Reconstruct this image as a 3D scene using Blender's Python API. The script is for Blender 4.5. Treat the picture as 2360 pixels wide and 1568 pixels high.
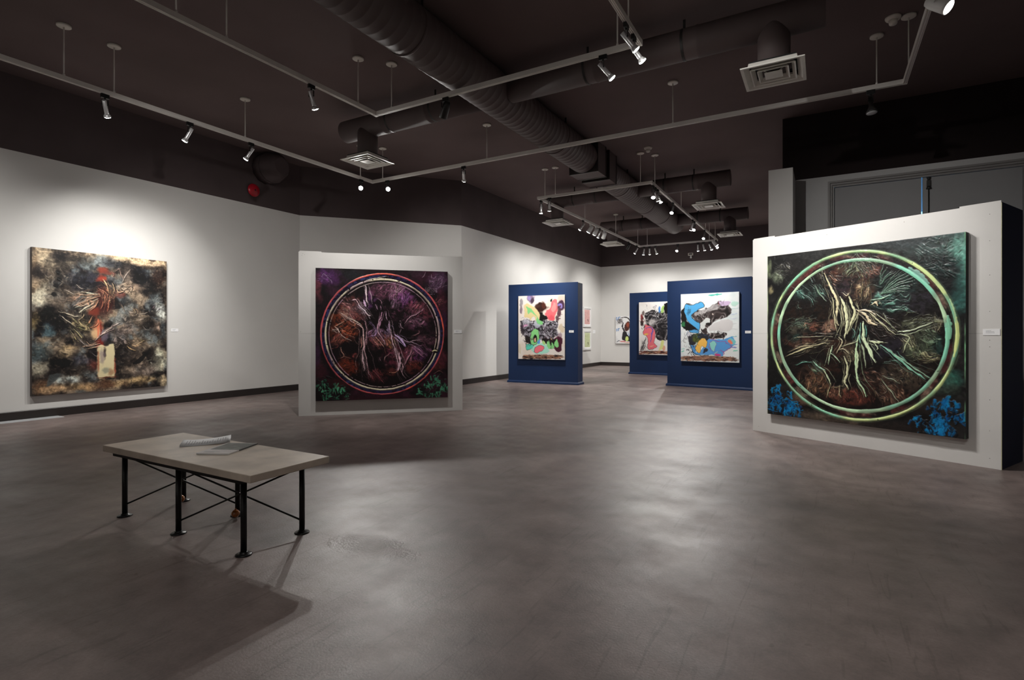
import bpy, bmesh, math, random
import numpy as np
from mathutils import Vector, Matrix, Euler

for o in list(bpy.data.objects):
    bpy.data.objects.remove(o, do_unlink=True)
SC = bpy.context.scene
COL = SC.collection

# ------------------------------------------------------------------ camera
F, CX, HY, EYE = 1250.0, 1180.0, 769.0, 1.22          # pixels of the 2360x1568 photograph
YAW = math.atan((1898 - CX) / F)
cam_d = bpy.data.cameras.new('camera')
cam_d.sensor_width = 36.0
cam_d.lens = F / 2360 * 36.0
cam_d.shift_y = -(784 - HY) / 2360
cam_d.clip_start = 0.05
cam = bpy.data.objects.new('camera', cam_d)
cam.location = (0, 0, EYE)
cam.rotation_euler = (math.pi / 2, 0, YAW)
COL.objects.link(cam)
SC.camera = cam

# ------------------------------------------------------------------ world: daylight outside the building
w = bpy.data.worlds.new('daylight')
SC.world = w
w.use_nodes = True
bg = w.node_tree.nodes['Background']
bg.inputs['Color'].default_value = (0.13, 0.42, 0.85, 1)
bg.inputs['Strength'].default_value = 3.5

# ------------------------------------------------------------------ exposure
vs = SC.view_settings
vs.view_transform = 'Standard'
vs.look = 'None'
vs.gamma = 1.0
vs.use_curve_mapping = False
vs.exposure = 0.85
LAMP = 0.75                                            # master dimmer of the track lamps
try:
    SC.cycles.use_denoising = True
    SC.cycles.max_bounces = 10
    SC.cycles.diffuse_bounces = 6
    SC.cycles.sample_clamp_indirect = 6.0
    SC.cycles.caustics_reflective = False
    SC.cycles.caustics_refractive = False
except Exception:
    pass

# ------------------------------------------------------------------ pixel helpers
FW = np.array([-math.sin(YAW), math.cos(YAW)])
RT = np.array([math.cos(YAW), math.sin(YAW)])


def ray(x, y):
    d = FW + RT * (x - CX) / F
    return np.array([d[0], d[1], -(y - HY) / F])


def atz(x, y, z):
    r = ray(x, y)
    t = (z - EYE) / r[2]
    return Vector((r[0] * t, r[1] * t, z))


# ------------------------------------------------------------------ materials
MATS = {}


def mat(name, col, rough=0.5, metal=0.0, var=0.0, vscale=8.0, bump=0.0, bscale=60.0, spec=0.5, coat=0.0):
    if name in MATS:
        return MATS[name]
    m = bpy.data.materials.new(name)
    m.use_nodes = True
    nt = m.node_tree
    b = nt.nodes['Principled BSDF']
    b.inputs['Base Color'].default_value = (*col, 1)
    b.inputs['Roughness'].default_value = rough
    b.inputs['Metallic'].default_value = metal
    b.inputs['Specular IOR Level'].default_value = spec
    b.inputs['Coat Weight'].default_value = coat
    tc = nt.nodes.new('ShaderNodeTexCoord')
    if var > 0:
        n = nt.nodes.new('ShaderNodeTexNoise')
        n.inputs['Scale'].default_value = vscale
        n.inputs['Detail'].default_value = 6
        nt.links.new(tc.outputs['Object'], n.inputs['Vector'])
        r = nt.nodes.new('ShaderNodeValToRGB')
        r.color_ramp.elements[0].position = 0.3
        r.color_ramp.elements[1].position = 0.7
        r.color_ramp.elements[0].color = (*[c * (1 - var) for c in col], 1)
        r.color_ramp.elements[1].color = (*[min(1, c * (1 + var)) for c in col], 1)
        nt.links.new(n.outputs['Fac'], r.inputs['Fac'])
        nt.links.new(r.outputs['Color'], b.inputs['Base Color'])
    if bump > 0:
        n2 = nt.nodes.new('ShaderNodeTexNoise')
        n2.inputs['Scale'].default_value = bscale
        n2.inputs['Detail'].default_value = 4
        nt.links.new(tc.outputs['Object'], n2.inputs['Vector'])
        bp = nt.nodes.new('ShaderNodeBump')
        bp.inputs['Strength'].default_value = bump
        bp.inputs['Distance'].default_value = 0.01
        nt.links.new(n2.outputs['Fac'], bp.inputs['Height'])
        nt.links.new(bp.outputs['Normal'], b.inputs['Normal'])
    MATS[name] = m
    return m


def emit(name, col, strength):
    if name in MATS:
        return MATS[name]
    m = bpy.data.materials.new(name)
    m.use_nodes = True
    b = m.node_tree.nodes['Principled BSDF']
    b.inputs['Base Color'].default_value = (*col, 1)
    b.inputs['Emission Color'].default_value = (*col, 1)
    b.inputs['Emission Strength'].default_value = strength
    MATS[name] = m
    return m


def lin(r, g, b):
    def f(c):
        c /= 255.0
        return c / 12.92 if c <= 0.04045 else ((c + 0.055) / 1.055) ** 2.4
    return (f(r), f(g), f(b))


def floor_mat():
    m = bpy.data.materials.new('polished_concrete')
    m.use_nodes = True
    nt = m.node_tree
    b = nt.nodes['Principled BSDF']
    L = nt.links.new
    tc = nt.nodes.new('ShaderNodeTexCoord')

    def noise(scale, detail=6, rough=0.55, stretch=None, dist=0.0):
        n = nt.nodes.new('ShaderNodeTexNoise')
        n.inputs['Scale'].default_value = scale
        n.inputs['Detail'].default_value = detail
        n.inputs['Roughness'].default_value = rough
        n.inputs['Distortion'].default_value = dist
        if stretch:
            mp = nt.nodes.new('ShaderNodeMapping')
            mp.inputs['Scale'].default_value = stretch
            L(tc.outputs['Object'], mp.inputs['Vector'])
            L(mp.outputs['Vector'], n.inputs['Vector'])
        else:
            L(tc.outputs['Object'], n.inputs['Vector'])
        return n.outputs['Fac']

    def ramp(f, a, bb, ca, cb):
        r = nt.nodes.new('ShaderNodeValToRGB')
        r.color_ramp.elements[0].position = a
        r.color_ramp.elements[1].position = bb
        r.color_ramp.elements[0].color = ca
        r.color_ramp.elements[1].color = cb
        L(f, r.inputs['Fac'])
        return r.outputs['Color']

    def mixc(a, bb, fac, mode='MIX'):
        x = nt.nodes.new('ShaderNodeMix')
        x.data_type = 'RGBA'
        x.blend_type = mode
        x.inputs['Factor'].default_value = fac if isinstance(fac, float) else 0.5
        if not isinstance(fac, float):
            L(fac, x.inputs['Factor'])
        L(a, x.inputs['A'])
        L(bb, x.inputs['B'])
        return x.outputs['Result']
    c1 = ramp(noise(0.55, 8, 0.62, None, 0.6), 0.32, 0.7, (0.132, 0.103, 0.097, 1), (0.278, 0.222, 0.210, 1))
    c2 = ramp(noise(4.5, 8, 0.65), 0.3, 0.72, (0.66, 0.64, 0.63, 1), (1.16, 1.13, 1.11, 1))
    c = mixc(c1, c2, 1.0, 'MULTIPLY')
    fine = ramp(noise(70, 5, 0.7), 0.3, 0.7, (0.86, 0.86, 0.86, 1), (1.1, 1.1, 1.1, 1))
    c = mixc(c, fine, 1.0, 'MULTIPLY')
    # trowel and wear scratches
    sc1 = ramp(noise(3, 3, 0.5, (9, 0.7, 1), 1.2), 0.62, 0.67, (1, 1, 1, 1), (0.74, 0.73, 0.72, 1))
    c = mixc(c, sc1, 0.7, 'MULTIPLY')
    spots = ramp(noise(13, 2, 0.4), 0.73, 0.77, (1, 1, 1, 1), (0.6, 0.58, 0.56, 1))
    c = mixc(c, spots, 0.6, 'MULTIPLY')
    L(c, b.inputs['Base Color'])
    rg = nt.nodes.new('ShaderNodeMapRange')
    rg.inputs['From Min'].default_value = 0.3
    rg.inputs['From Max'].default_value = 0.7
    rg.inputs['To Min'].default_value = 0.30
    rg.inputs['To Max'].default_value = 0.50
    L(noise(2.2, 7, 0.65), rg.inputs['Value'])
    L(rg.outputs['Result'], b.inputs['Roughness'])
    bp = nt.nodes.new('ShaderNodeBump')
    bp.inputs['Strength'].default_value = 0.22
    bp.inputs['Distance'].default_value = 0.006
    # pitted patch in front of the bench
    pc = atz(855, 1258, 0)
    mp = nt.nodes.new('ShaderNodeMapping')
    mp.inputs['Location'].default_value = (-pc.x, -pc.y, 0)
    L(tc.outputs['Object'], mp.inputs['Vector'])
    rot = nt.nodes.new('ShaderNodeMapping')
    rot.inputs['Rotation'].default_value = (0, 0, -0.75)
    rot.inputs['Scale'].default_value = (2.4, 5.0, 1)
    L(mp.outputs['Vector'], rot.inputs['Vector'])
    ln = nt.nodes.new('ShaderNodeVectorMath')
    ln.operation = 'LENGTH'
    L(rot.outputs['Vector'], ln.inputs[0])
    wob = nt.nodes.new('ShaderNodeMath')
    wob.operation = 'MULTIPLY_ADD'
    wob.inputs[1].default_value = 1.6
    L(noise(6, 5, 0.7), wob.inputs[0])
    L(ln.outputs['Value'], wob.inputs[2])
    pm = nt.nodes.new('ShaderNodeMapRange')
    pm.inputs['From Min'].default_value = 1.15
    pm.inputs['From Max'].default_value = 1.55
    pm.inputs['To Min'].default_value = 1.0
    pm.inputs['To Max'].default_value = 0.0
    L(wob.outputs['Value'], pm.inputs['Value'])
    pit = nt.nodes.new('ShaderNodeMath')
    pit.operation = 'MULTIPLY'
    L(pm.outputs['Result'], pit.inputs[0])
    L(noise(75, 3, 0.6), pit.inputs[1])
    hsum = nt.nodes.new('ShaderNodeMath')
    hsum.operation = 'MULTIPLY_ADD'
    hsum.inputs[1].default_value = 4.0
    L(pit.outputs['Value'], hsum.inputs[0])
    L(noise(95, 6, 0.7), hsum.inputs[2])
    L(hsum.outputs['Value'], bp.inputs['Height'])
    L(bp.outputs['Normal'], b.inputs['Normal'])
    b.inputs['Specular IOR Level'].default_value = 0.5
    return m


M_WHITE = mat('white_wall_paint', (0.66, 0.65, 0.63), 0.7, var=0.03, vscale=1.2, bump=0.05, bscale=160, spec=0.25)
M_DARK = mat('dark_brown_paint', (0.078, 0.059, 0.060), 0.75, var=0.10, vscale=1.5, bump=0.04, bscale=120, spec=0.2)
M_CEIL = mat('dark_brown_ceiling_paint', (0.155, 0.116, 0.114), 0.85, var=0.10, vscale=0.8, bump=0.05, bscale=80, spec=0.15)
M_DUCT = mat('dark_brown_duct_paint', (0.105, 0.079, 0.078), 0.6, var=0.08, vscale=2.0, spec=0.35)
M_BASE = mat('dark_baseboard_vinyl', (0.020, 0.015, 0.014), 0.45, var=0.1, vscale=5)
M_PANEL = mat('white_panel_paint', (0.645, 0.63, 0.61), 0.6, var=0.03, vscale=2.0, bump=0.03, bscale=120, spec=0.3)
M_NAVY = mat('navy_panel_paint', (0.0085, 0.027, 0.088), 0.5, var=0.05, vscale=2.0, bump=0.03, bscale=120, spec=0.35)
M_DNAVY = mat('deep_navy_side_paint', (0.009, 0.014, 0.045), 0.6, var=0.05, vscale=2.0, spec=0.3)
M_TRACK = mat('warm_grey_track_enamel', (0.78, 0.75, 0.71), 0.4, var=0.03, vscale=9)
M_CANOPY = mat('cream_canopy_enamel', (0.70, 0.66, 0.60), 0.45, var=0.03, vscale=9)
M_BLACK = mat('black_plastic', (0.008, 0.008, 0.008), 0.4, var=0.1, vscale=20)
M_CHROME = mat('brushed_aluminium', (0.78, 0.78, 0.79), 0.30, 0.65, var=0.04, vscale=30)
M_WCAN = mat('white_lamp_enamel', (0.75, 0.75, 0.74), 0.35, var=0.02, vscale=10)
M_LENS = emit('lit_lamp_lens', (1.0, 0.97, 0.92), 60.0)
M_LENSDIM = emit('softly_lit_lamp_lens', (1.0, 0.97, 0.92), 6.0)
M_LENSOFF = mat('unlit_frosted_lens', (0.45, 0.45, 0.46), 0.25, var=0.05, vscale=40)
M_DIFF = mat('diffuser_enamel', (0.74, 0.72, 0.67), 0.35, var=0.04, vscale=10)
M_DOOR = mat('grey_door_paint', (0.30, 0.30, 0.305), 0.55, var=0.04, vscale=1.5, spec=0.3)
M_TRIM = mat('grey_door_trim_paint', (0.25, 0.24, 0.235), 0.5, var=0.04, vscale=3)
M_IRON = mat('dark_iron', (0.05, 0.048, 0.047), 0.5, 0.6, var=0.1, vscale=20)
M_LEG = mat('black_pipe', (0.006, 0.006, 0.006), 0.35, 0.2, var=0.1, vscale=20)
M_RED = mat('red_bell_enamel', (0.45, 0.008, 0.022), 0.3, var=0.05, vscale=10)
M_LABEL = mat('white_card', (0.86, 0.86, 0.87), 0.6, var=0.01, vscale=20)
M_INK = mat('grey_ink', (0.30, 0.30, 0.32), 0.8, var=0.05, vscale=50)
M_STEEL = mat('satin_steel', (0.72, 0.74, 0.76), 0.35, 0.3, var=0.05, vscale=12)
M_SCREW = mat('dull_screw_head', (0.30, 0.29, 0.27), 0.5, 0.3, var=0.05, vscale=30)
M_AMBER = mat('amber_glazed_ball', (0.42, 0.13, 0.025), 0.18, var=0.25, vscale=18, coat=0.5)
M_EDGE = mat('raw_yellow_edge', (0.62, 0.60, 0.38), 0.6, var=0.05, vscale=12)


# ------------------------------------------------------------------ mesh helpers
def build(name, bm, material, parent=None, smooth=False, mats=None):
    me = bpy.data.meshes.new(name)
    bm.normal_update()
    bm.to_mesh(me)
    bm.free()
    for m in (mats or [material]):
        me.materials.append(m)
    if smooth:
        for p in me.polygons:
            p.use_smooth = True
    o = bpy.data.objects.new(name, me)
    COL.objects.link(o)
    if parent:
        o.parent = parent
    return o


def box(bm, x0, x1, y0, y1, z0, z1, bev=0.0, mi=0):
    vs_ = [bm.verts.new((x, y, z)) for x in (x0, x1) for y in (y0, y1) for z in (z0, z1)]
    idx = [(0, 1, 3, 2), (4, 6, 7, 5), (0, 4, 5, 1), (2, 3, 7, 6), (0, 2, 6, 4), (1, 5, 7, 3)]
    fs = [bm.faces.new([vs_[i] for i in f]) for f in idx]
    for f in fs:
        f.material_index = mi
    if bev > 0:
        es = list({e for f in fs for e in f.edges})
        bmesh.ops.bevel(bm, geom=es, offset=bev, segments=2, affect='EDGES', profile=0.5)
    return fs


def frame_of(a, b):
    a, b = Vector(a), Vector(b)
    d = (b - a)
    L = d.length
    d.normalize()
    up = Vector((0, 0, 1)) if abs(d.z) < 0.95 else Vector((0, 1, 0))
    s = d.cross(up).normalized()
    t = s.cross(d).normalized()
    return a, d, s, t, L


def lathe(bm, a, b, prof, n=20, caps=True, mi=0):
    """surface of revolution about a->b; prof = [(distance along, radius)]"""
    a, d, s, t, L = frame_of(a, b)
    rings = []
    for (h, r) in prof:
        c = a + d * h
        rings.append([bm.verts.new(c + (s * math.cos(2 * math.pi * k / n) + t * math.sin(2 * math.pi * k / n)) * r) for k in range(n)])
    for i in range(len(rings) - 1):
        for k in range(n):
            f = bm.faces.new((rings[i][k], rings[i + 1][k], rings[i + 1][(k + 1) % n], rings[i][(k + 1) % n]))
            f.material_index = mi
            f.smooth = True
    if caps:
        bm.faces.new(rings[0])
        bm.faces.new(list(reversed(rings[-1])))
    bmesh.ops.recalc_face_normals(bm, faces=bm.faces[:])


def tube(bm, a, b, r, n=12):
    L = (Vector(b) - Vector(a)).length
    lathe(bm, a, b, [(0, r), (L, r)], n)


def bar(bm, a, b, wx, wz, bev=0.0):
    """rectangular bar from a to b; wx sideways, wz in the upright direction"""
    a, d, s, t, L = frame_of(a, b)
    vs_ = []
    for h in (0, L):
        for (i, j) in ((-1, -1), (1, -1), (1, 1), (-1, 1)):
            vs_.append(bm.verts.new(a + d * h + s * (i * wx / 2) + t * (j * wz / 2)))
    fs = [bm.faces.new([vs_[i] for i in f]) for f in ((0, 3, 2, 1), (4, 5, 6, 7), (0, 1, 5, 4), (1, 2, 6, 5), (2, 3, 7, 6), (3, 0, 4, 7))]
    if bev > 0:
        bmesh.ops.bevel(bm, geom=list({e for f in fs for e in f.edges}), offset=bev, segments=1, affect='EDGES')
    bmesh.ops.recalc_face_normals(bm, faces=bm.faces[:])


def ball(bm, c, r, sx=1, sy=1, sz=1, u=20, v=14):
    res = bmesh.ops.create_uvsphere(bm, u_segments=u, v_segments=v, radius=r)
    for vtx in res['verts']:
        vtx.co = Vector((vtx.co.x * sx, vtx.co.y * sy, vtx.co.z * sz)) + Vector(c)
    for f in bm.faces:
        f.smooth = True


def tag(o, label=None, cat=None, group=None, kind=None):
    if label:
        o['label'] = label
    if cat:
        o['category'] = cat
    if group:
        o['group'] = group
    if kind:
        o['kind'] = kind
    return o


def thing(name, label, cat, loc=(0, 0, 0), rz=0.0, group=None):
    e = bpy.data.objects.new(name, None)
    e.empty_display_size = 0.1
    e.location = loc
    e.rotation_euler = (0, 0, rz)
    COL.objects.link(e)
    return tag(e, label, cat, group)


def struct(name, bm, m, parent=None, mats=None, smooth=False):
    o = build(name, bm, m, parent, smooth, mats)
    if parent is None:
        o['kind'] = 'structure'
    return o


# ------------------------------------------------------------------ the room
ZW, ZC, ZT = 3.78, 4.84, 4.22          # paint line, ceiling, track height
XL, YB = -9.83, -4.5                   # left wall, wall behind the camera
XI, YF = -7.44, 19.82                  # inner left wall beyond the diagonal, far wall
XE, YR, XR = 6.0, 10.22, -0.60         # east wall, right-hand wall facing the camera, its left end
TK = 0.22                              # wall thickness


def wall(name, p, q, label, zs=(0, ZW, ZC)):
    """wall from p to q, room on the right-hand side going p->q is positive normal"""
    p, q = Vector((*p, 0)), Vector((*q, 0))
    d = (q - p).normalized()
    n = Vector((d.y, -d.x, 0))
    bm = bmesh.new()
    for i in range(len(zs) - 1):
        a, b_ = zs[i], zs[i + 1]
        v = [bm.verts.new(c) for c in (p + Vector((0, 0, a)), q + Vector((0, 0, a)), q + Vector((0, 0, b_)), p + Vector((0, 0, b_)),
                                       p - n * TK + Vector((0, 0, a)), q - n * TK + Vector((0, 0, a)), q - n * TK + Vector((0, 0, b_)), p - n * TK + Vector((0, 0, b_)))]
        for f in ((0, 1, 2, 3), (5, 4, 7, 6), (4, 0, 3, 7), (1, 5, 6, 2), (3, 2, 6, 7), (4, 5, 1, 0)):
            bm.faces.new([v[k] for k in f]).material_index = i
    o = struct(name, bm, None, mats=[M_WHITE, M_DARK])
    o['label'] = label
    return o


def baseboard(name, p, q, label, h=0.128, t=0.014):
    p, q = Vector((*p, 0)), Vector((*q, 0))
    d = (q - p).normalized()
    n = Vector((d.y, -d.x, 0))
    bm = bmesh.new()
    prof = [(0.0005, 0), (t, 0), (t, h - 0.01), (t - 0.008, h), (0.0005, h)]
    R = [[bm.verts.new(e + n * x + Vector((0, 0, z))) for (x, z) in prof] for e in (p, q)]
    for i in range(len(prof)):
        j = (i + 1) % len(prof)
        bm.faces.new((R[0][i], R[1][i], R[1][j], R[0][j]))
    bm.faces.new(R[0])
    bm.faces.new(list(reversed(R[1])))
    bmesh.ops.recalc_face_normals(bm, faces=bm.faces[:])
    o = struct(name, bm, M_BASE)
    o['label'] = label
    return o


bm = bmesh.new()
box(bm, XL - TK, XE + TK, YB - TK, YF + TK, -0.15, 0)
tag(struct('floor', bm, floor_mat()), 'mottled grey-brown polished concrete floor')
bm = bmesh.new()
box(bm, XL - TK, XE + TK, YB - TK, YF + TK, ZC, ZC + 0.15)
tag(struct('ceiling', bm, M_CEIL), 'flat dark brown painted ceiling')

PL = [(XL, YB), (XL, 7.89), (XI, 10.545), (XI, YF), (XR, YF)]
wall('wall_left', PL[0], PL[1], 'long white left wall with dark brown band above')
wall('wall_diagonal', PL[1], PL[2], 'short diagonal white wall behind the purple painting panel')
wall('wall_inner_left', PL[2], PL[3], 'white wall running back behind the first navy panel')
wall('wall_far', PL[3], PL[4], 'white end wall at the far side of the gallery')
wall('wall_inner_right', (XR, YF), (XR, YR + TK), 'white wall hidden behind the corner column')
wall('wall_back', (XE, YB), (XL, YB), 'white wall behind the viewpoint')
wall('wall_east', (XE, YR), (XE, YB), 'white wall far to the right')
baseboard('baseboard_left', PL[0], PL[1], 'dark baseboard along the left wall')
baseboard('baseboard_diagonal', PL[1], PL[2], 'dark baseboard along the diagonal wall')
baseboard('baseboard_inner_left', PL[2], PL[3], 'dark baseboard behind the first navy panel')
baseboard('baseboard_far', PL[3], PL[4], 'dark baseboard along the end wall')

# right-hand wall with the tall double door opening
DX0, DX1, DZ = 0.06, 2.55, 3.69
bm = bmesh.new()
y0, y1 = YR, YR + TK
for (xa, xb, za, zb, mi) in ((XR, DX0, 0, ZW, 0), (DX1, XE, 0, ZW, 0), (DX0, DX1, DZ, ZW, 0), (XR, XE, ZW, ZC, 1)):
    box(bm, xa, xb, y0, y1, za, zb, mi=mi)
o = struct('wall_right', bm, None, mats=[mat('grey_white_wall_paint', (0.50, 0.50, 0.50), 0.7, var=0.03, vscale=1.2, spec=0.25), mat('shade_darkened_brown_paint', (0.020, 0.014, 0.014), 0.8, var=0.1, vscale=1.5, spec=0.15)])  # upper band: the dark brown wall paint, darkened so lamp light barely shows
o['label'] = 'grey wall with tall double door and shade-darkened upper band'

# stepped trim of the door opening
for k, (inset, yy, wd) in enumerate(((0.0, -0.012, 0.03), (0.03, 0.018, 0.03), (0.06, 0.05, 0.03))):
    bm = bmesh.new()
    ya, yb = YR + yy, YR + yy + 0.06
    xa, xb, zt = DX0 + inset, DX1 - inset, DZ - inset
    box(bm, xa, xa + wd, ya, yb, 0, zt)
    box(bm, xb - wd, xb, ya, yb, 0, zt)
    box(bm, xa + wd, xb - wd, ya, yb, zt - wd, zt)
    o = struct('trim_%d' % (k + 1), bm, M_TRIM)
    o['label'] = ('outer', 'middle', 'inner')[k] + ' step of the tall door trim'
XG = 1.305
door = bpy.data.objects.new('door_1', None)
COL.objects.link(door)
door.location = (XG, YR + 0.09, 0)
tag(door, 'tall grey double door with blue daylight in its centre gap', kind='structure')
for (xa, xb) in ((DX0 + 0.091, XG - 0.009), (XG + 0.009, DX1 - 0.091)):
    bm = bmesh.new()
    box(bm, xa - XG, xb - XG, 0, 0.05, 0.012, DZ - 0.092, 0.003)
    build('door_leaf', bm, M_DOOR, door)
bm = bmesh.new()                                    # surface bolt with its rod
zb = 3.50
box(bm, 0.055, 0.105, -0.03, -0.001, zb - 0.05, zb + 0.05, 0.004)
lathe(bm, (0.08, -0.02, zb + 0.045), (0.08, -0.02, zb + 0.09), [(0, 0.012), (0.02, 0.02), (0.045, 0.03)], 12)
lathe(bm, (0.08, -0.02, zb - 0.085), (0.08, -0.02, zb - 0.04), [(0, 0.034), (0.015, 0.034), (0.045, 0.018)], 12)
build('bolt_case', bm, M_IRON, door)
bm = bmesh.new()
tube(bm, (0.08, -0.015, 1.2), (0.08, -0.015, zb - 0.08), 0.008, 8)
build('bolt_rod', bm, M_IRON, door)

# white column at the corner of the right-hand wall
bm = bmesh.new()
box(bm, -0.75, -0.408, 9.39, YR - 0.001, 0, ZW, 0.004)
tag(struct('wall_column', bm, M_WHITE), 'square white column standing at the corner of the grey wall')

# red alarm bell on the dark band
a = thing('alarm_bell', 'round red fire alarm bell on the dark upper wall band', 'alarm bell', (XL, 6.77, 4.06))
bm = bmesh.new()
lathe(bm, (0, 0, 0), (0.1, 0, 0), [(0.001, 0.06), (0.03, 0.06), (0.032, 0.11)], 28, caps=True)
build('back_plate', bm, M_IRON, a)
bm = bmesh.new()
lathe(bm, (0.03, 0, 0), (0.1, 0, 0), [(0, 0.125), (0.012, 0.128), (0.03, 0.118), (0.05, 0.085), (0.06, 0.04), (0.062, 0.012)], 36)
build('gong', bm, M_RED, a)
bm = bmesh.new()
lathe(bm, (0.09, 0, 0), (0.11, 0, 0), [(0, 0.018), (0.006, 0.016), (0.01, 0.008)], 12)
build('centre_nut', bm, M_IRON, a)

# floor register by the left wall
a = thing('floor_register', 'long silver floor vent beside the left baseboard', 'floor vent', (XL + 0.13, 2.55, 0))
bm = bmesh.new()
for (xa, xb, ya, yb) in ((-0.10, 0.10, 1.03, 1.055), (-0.10, 0.10, -1.055, -1.03), (-0.10, -0.078, -1.03, 1.03), (0.078, 0.10, -1.03, 1.03)):
    box(bm, xa, xb, ya, yb, 0.0005, 0.008)
build('frame', bm, M_STEEL, a)
for k in range(7):
    bm = bmesh.new()
    x = -0.066 + k * 0.022
    box(bm, x - 0.007, x + 0.007, -1.03, 1.03, 0.0005, 0.006)
    build('slat', bm, M_STEEL, a)

# ------------------------------------------------------------------ lighting tracks
RH, RW = 0.055, 0.042
ZR0 = ZT - 0.03                          # rail underside
ZR1 = ZR0 + RH


def rail(bm, p, q):
    """track rail with two channels in its underside"""
    a, d, s, t, L = frame_of((*p, 0), (*q, 0))
    pr = [(-RW / 2, ZR0), (-0.015, ZR0), (-0.015, ZR0 + 0.012), (-0.004, ZR0 + 0.012), (-0.004, ZR0), (0.004, ZR0), (0.004, ZR0 + 0.012), (0.015, ZR0 + 0.012), (0.015, ZR0),
          (RW / 2, ZR0), (RW / 2, ZR1), (-RW / 2, ZR1)]
    R = []
    for h in (0, L):
        R.append([bm.verts.new(a + d * h + s * x + Vector((0, 0, z))) for (x, z) in pr])
    n = len(pr)
    for i in range(n):
        bm.faces.new((R[0][i], R[0][(i + 1) % n], R[1][(i + 1) % n], R[1][i]))
    bm.faces.new(R[0])
    bm.faces.new(R[1])
    bmesh.ops.recalc_face_normals(bm, faces=bm.faces[:])


def track(label, pts, rods, closed=False):
    t = thing('lighting_track', label, 'lighting track', (pts[0][0], pts[0][1], ZR0), group='suspended lighting tracks')
    off = Vector(t.location)
    n = len(pts)
    segs = [(pts[i], pts[(i + 1) % n]) for i in range(n if closed else n - 1)]
    for (p, q) in segs:
        d = (Vector((*q, 0)) - Vector((*p, 0))).normalized() * 0.022
        bm = bmesh.new()
        rail(bm, (p[0] - d.x, p[1] - d.y), (q[0] + d.x * -1, q[1] + d.y * -1))
        o = build('rail', bm, M_TRACK, t)
        o.data.transform(Matrix.Translation(-off))
    for p in pts[1 if not closed else 0:n - (0 if closed else 1)]:
        bm = bmesh.new()
        box(bm, p[0] - 0.0235, p[0] + 0.0235, p[1] - 0.0235, p[1] + 0.0235, ZR0 - 0.0015, ZR1 + 0.0015, 0.002)
        o = build('corner_joint', bm, M_TRACK, t)
        o.data.transform(Matrix.Translation(-off))
    for (x, y) in rods:
        bm = bmesh.new()
        tube(bm, (x, y, ZR1), (x, y, ZC - 0.012), 0.0075, 10)
        lathe(bm, (x, y, ZR1), (x, y, ZR1 + 0.03), [(0, 0.013), (0.02, 0.013), (0.03, 0.0075)], 10)
        r = build('suspension_rod', bm, M_TRACK, t)
        r.data.transform(Matrix.Translation(-off))
        bm = bmesh.new()
        lathe(bm, (x, y, ZC - 0.026), (x, y, ZC), [(0, 0.016), (0.004, 0.066), (0.008, 0.073), (0.0255, 0.073)], 32)
        c = build('canopy', bm, M_CANOPY, r)
        c.data.transform(Matrix.Translation(-off))
    return t


T1L, T1Y, T1R = -7.73, 7.92, 0.84
T2L, T2Y, T2R = -5.30, 5.50, -1.64
T3L, T3R, T3A, T3B = -5.47, -2.96, 10.70, 18.36
track('long outer lighting track along the left wall turning across the room', [(T1L, -2.6), (T1L, T1Y), (T1R, T1Y), (T1R, -2.6)],
      [(T1L, 2.90), (T1L, 3.42), (T1L, 5.20), (T1L, 7.60), (-7.46, T1Y), (-5.05, T1Y), (-1.88, T1Y), (0.56, T1Y), (T1R, 7.60), (T1L, 0.4), (T1R, 4.6), (T1R, 1.5)])
track('inner lighting track crossing under the big round duct', [(T2L, -2.0), (T2L, T2Y), (T2R, T2Y), (T2R, -2.0)],
      [(T2L, 2.86), (T2L, 3.36), (T2L, 5.17), (-5.02, T2Y), (-1.88, T2Y), (T2R, 5.12), (T2L, 0.6), (T2R, 2.2)])
track('far rectangular lighting track above the navy panels', [(T3L, T3A), (T3R, T3A), (T3R, T3B), (T3L, T3B)],
      [(-5.31, T3A), (-5.06, T3A), (-3.18, T3A), (T3R, 10.96), (T3L, 13.4), (T3L, 15.85), (T3L, 18.1), (-5.22, T3B), (T3R, 13.3), (T3R, 16.4), (T3R, 18.0), (-3.2, T3B)], closed=True)

# ------------------------------------------------------------------ ducts
DXC, DZC, DR = -3.947, 4.548, 0.282
duct = thing('air_duct', 'dark brown round spiral air duct with side branches below the ceiling', 'air duct', (DXC, 0, DZC))


def L_(x, y, z):
    return (x - DXC, y, z - DZC)


def ribbed(bm, ya, yb, pitch):
    prof = []
    y = 0.0
    L = yb - ya
    while y < L - pitch:
        prof += [(y, DR), (y + pitch * 0.78, DR), (y + pitch * 0.86, DR + 0.0028), (y + pitch * 0.93, DR + 0.0028)]
        y += pitch
    prof += [(L, DR)]
    lathe(bm, (0, ya, 0), (0, yb, 0), prof, 40)


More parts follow.
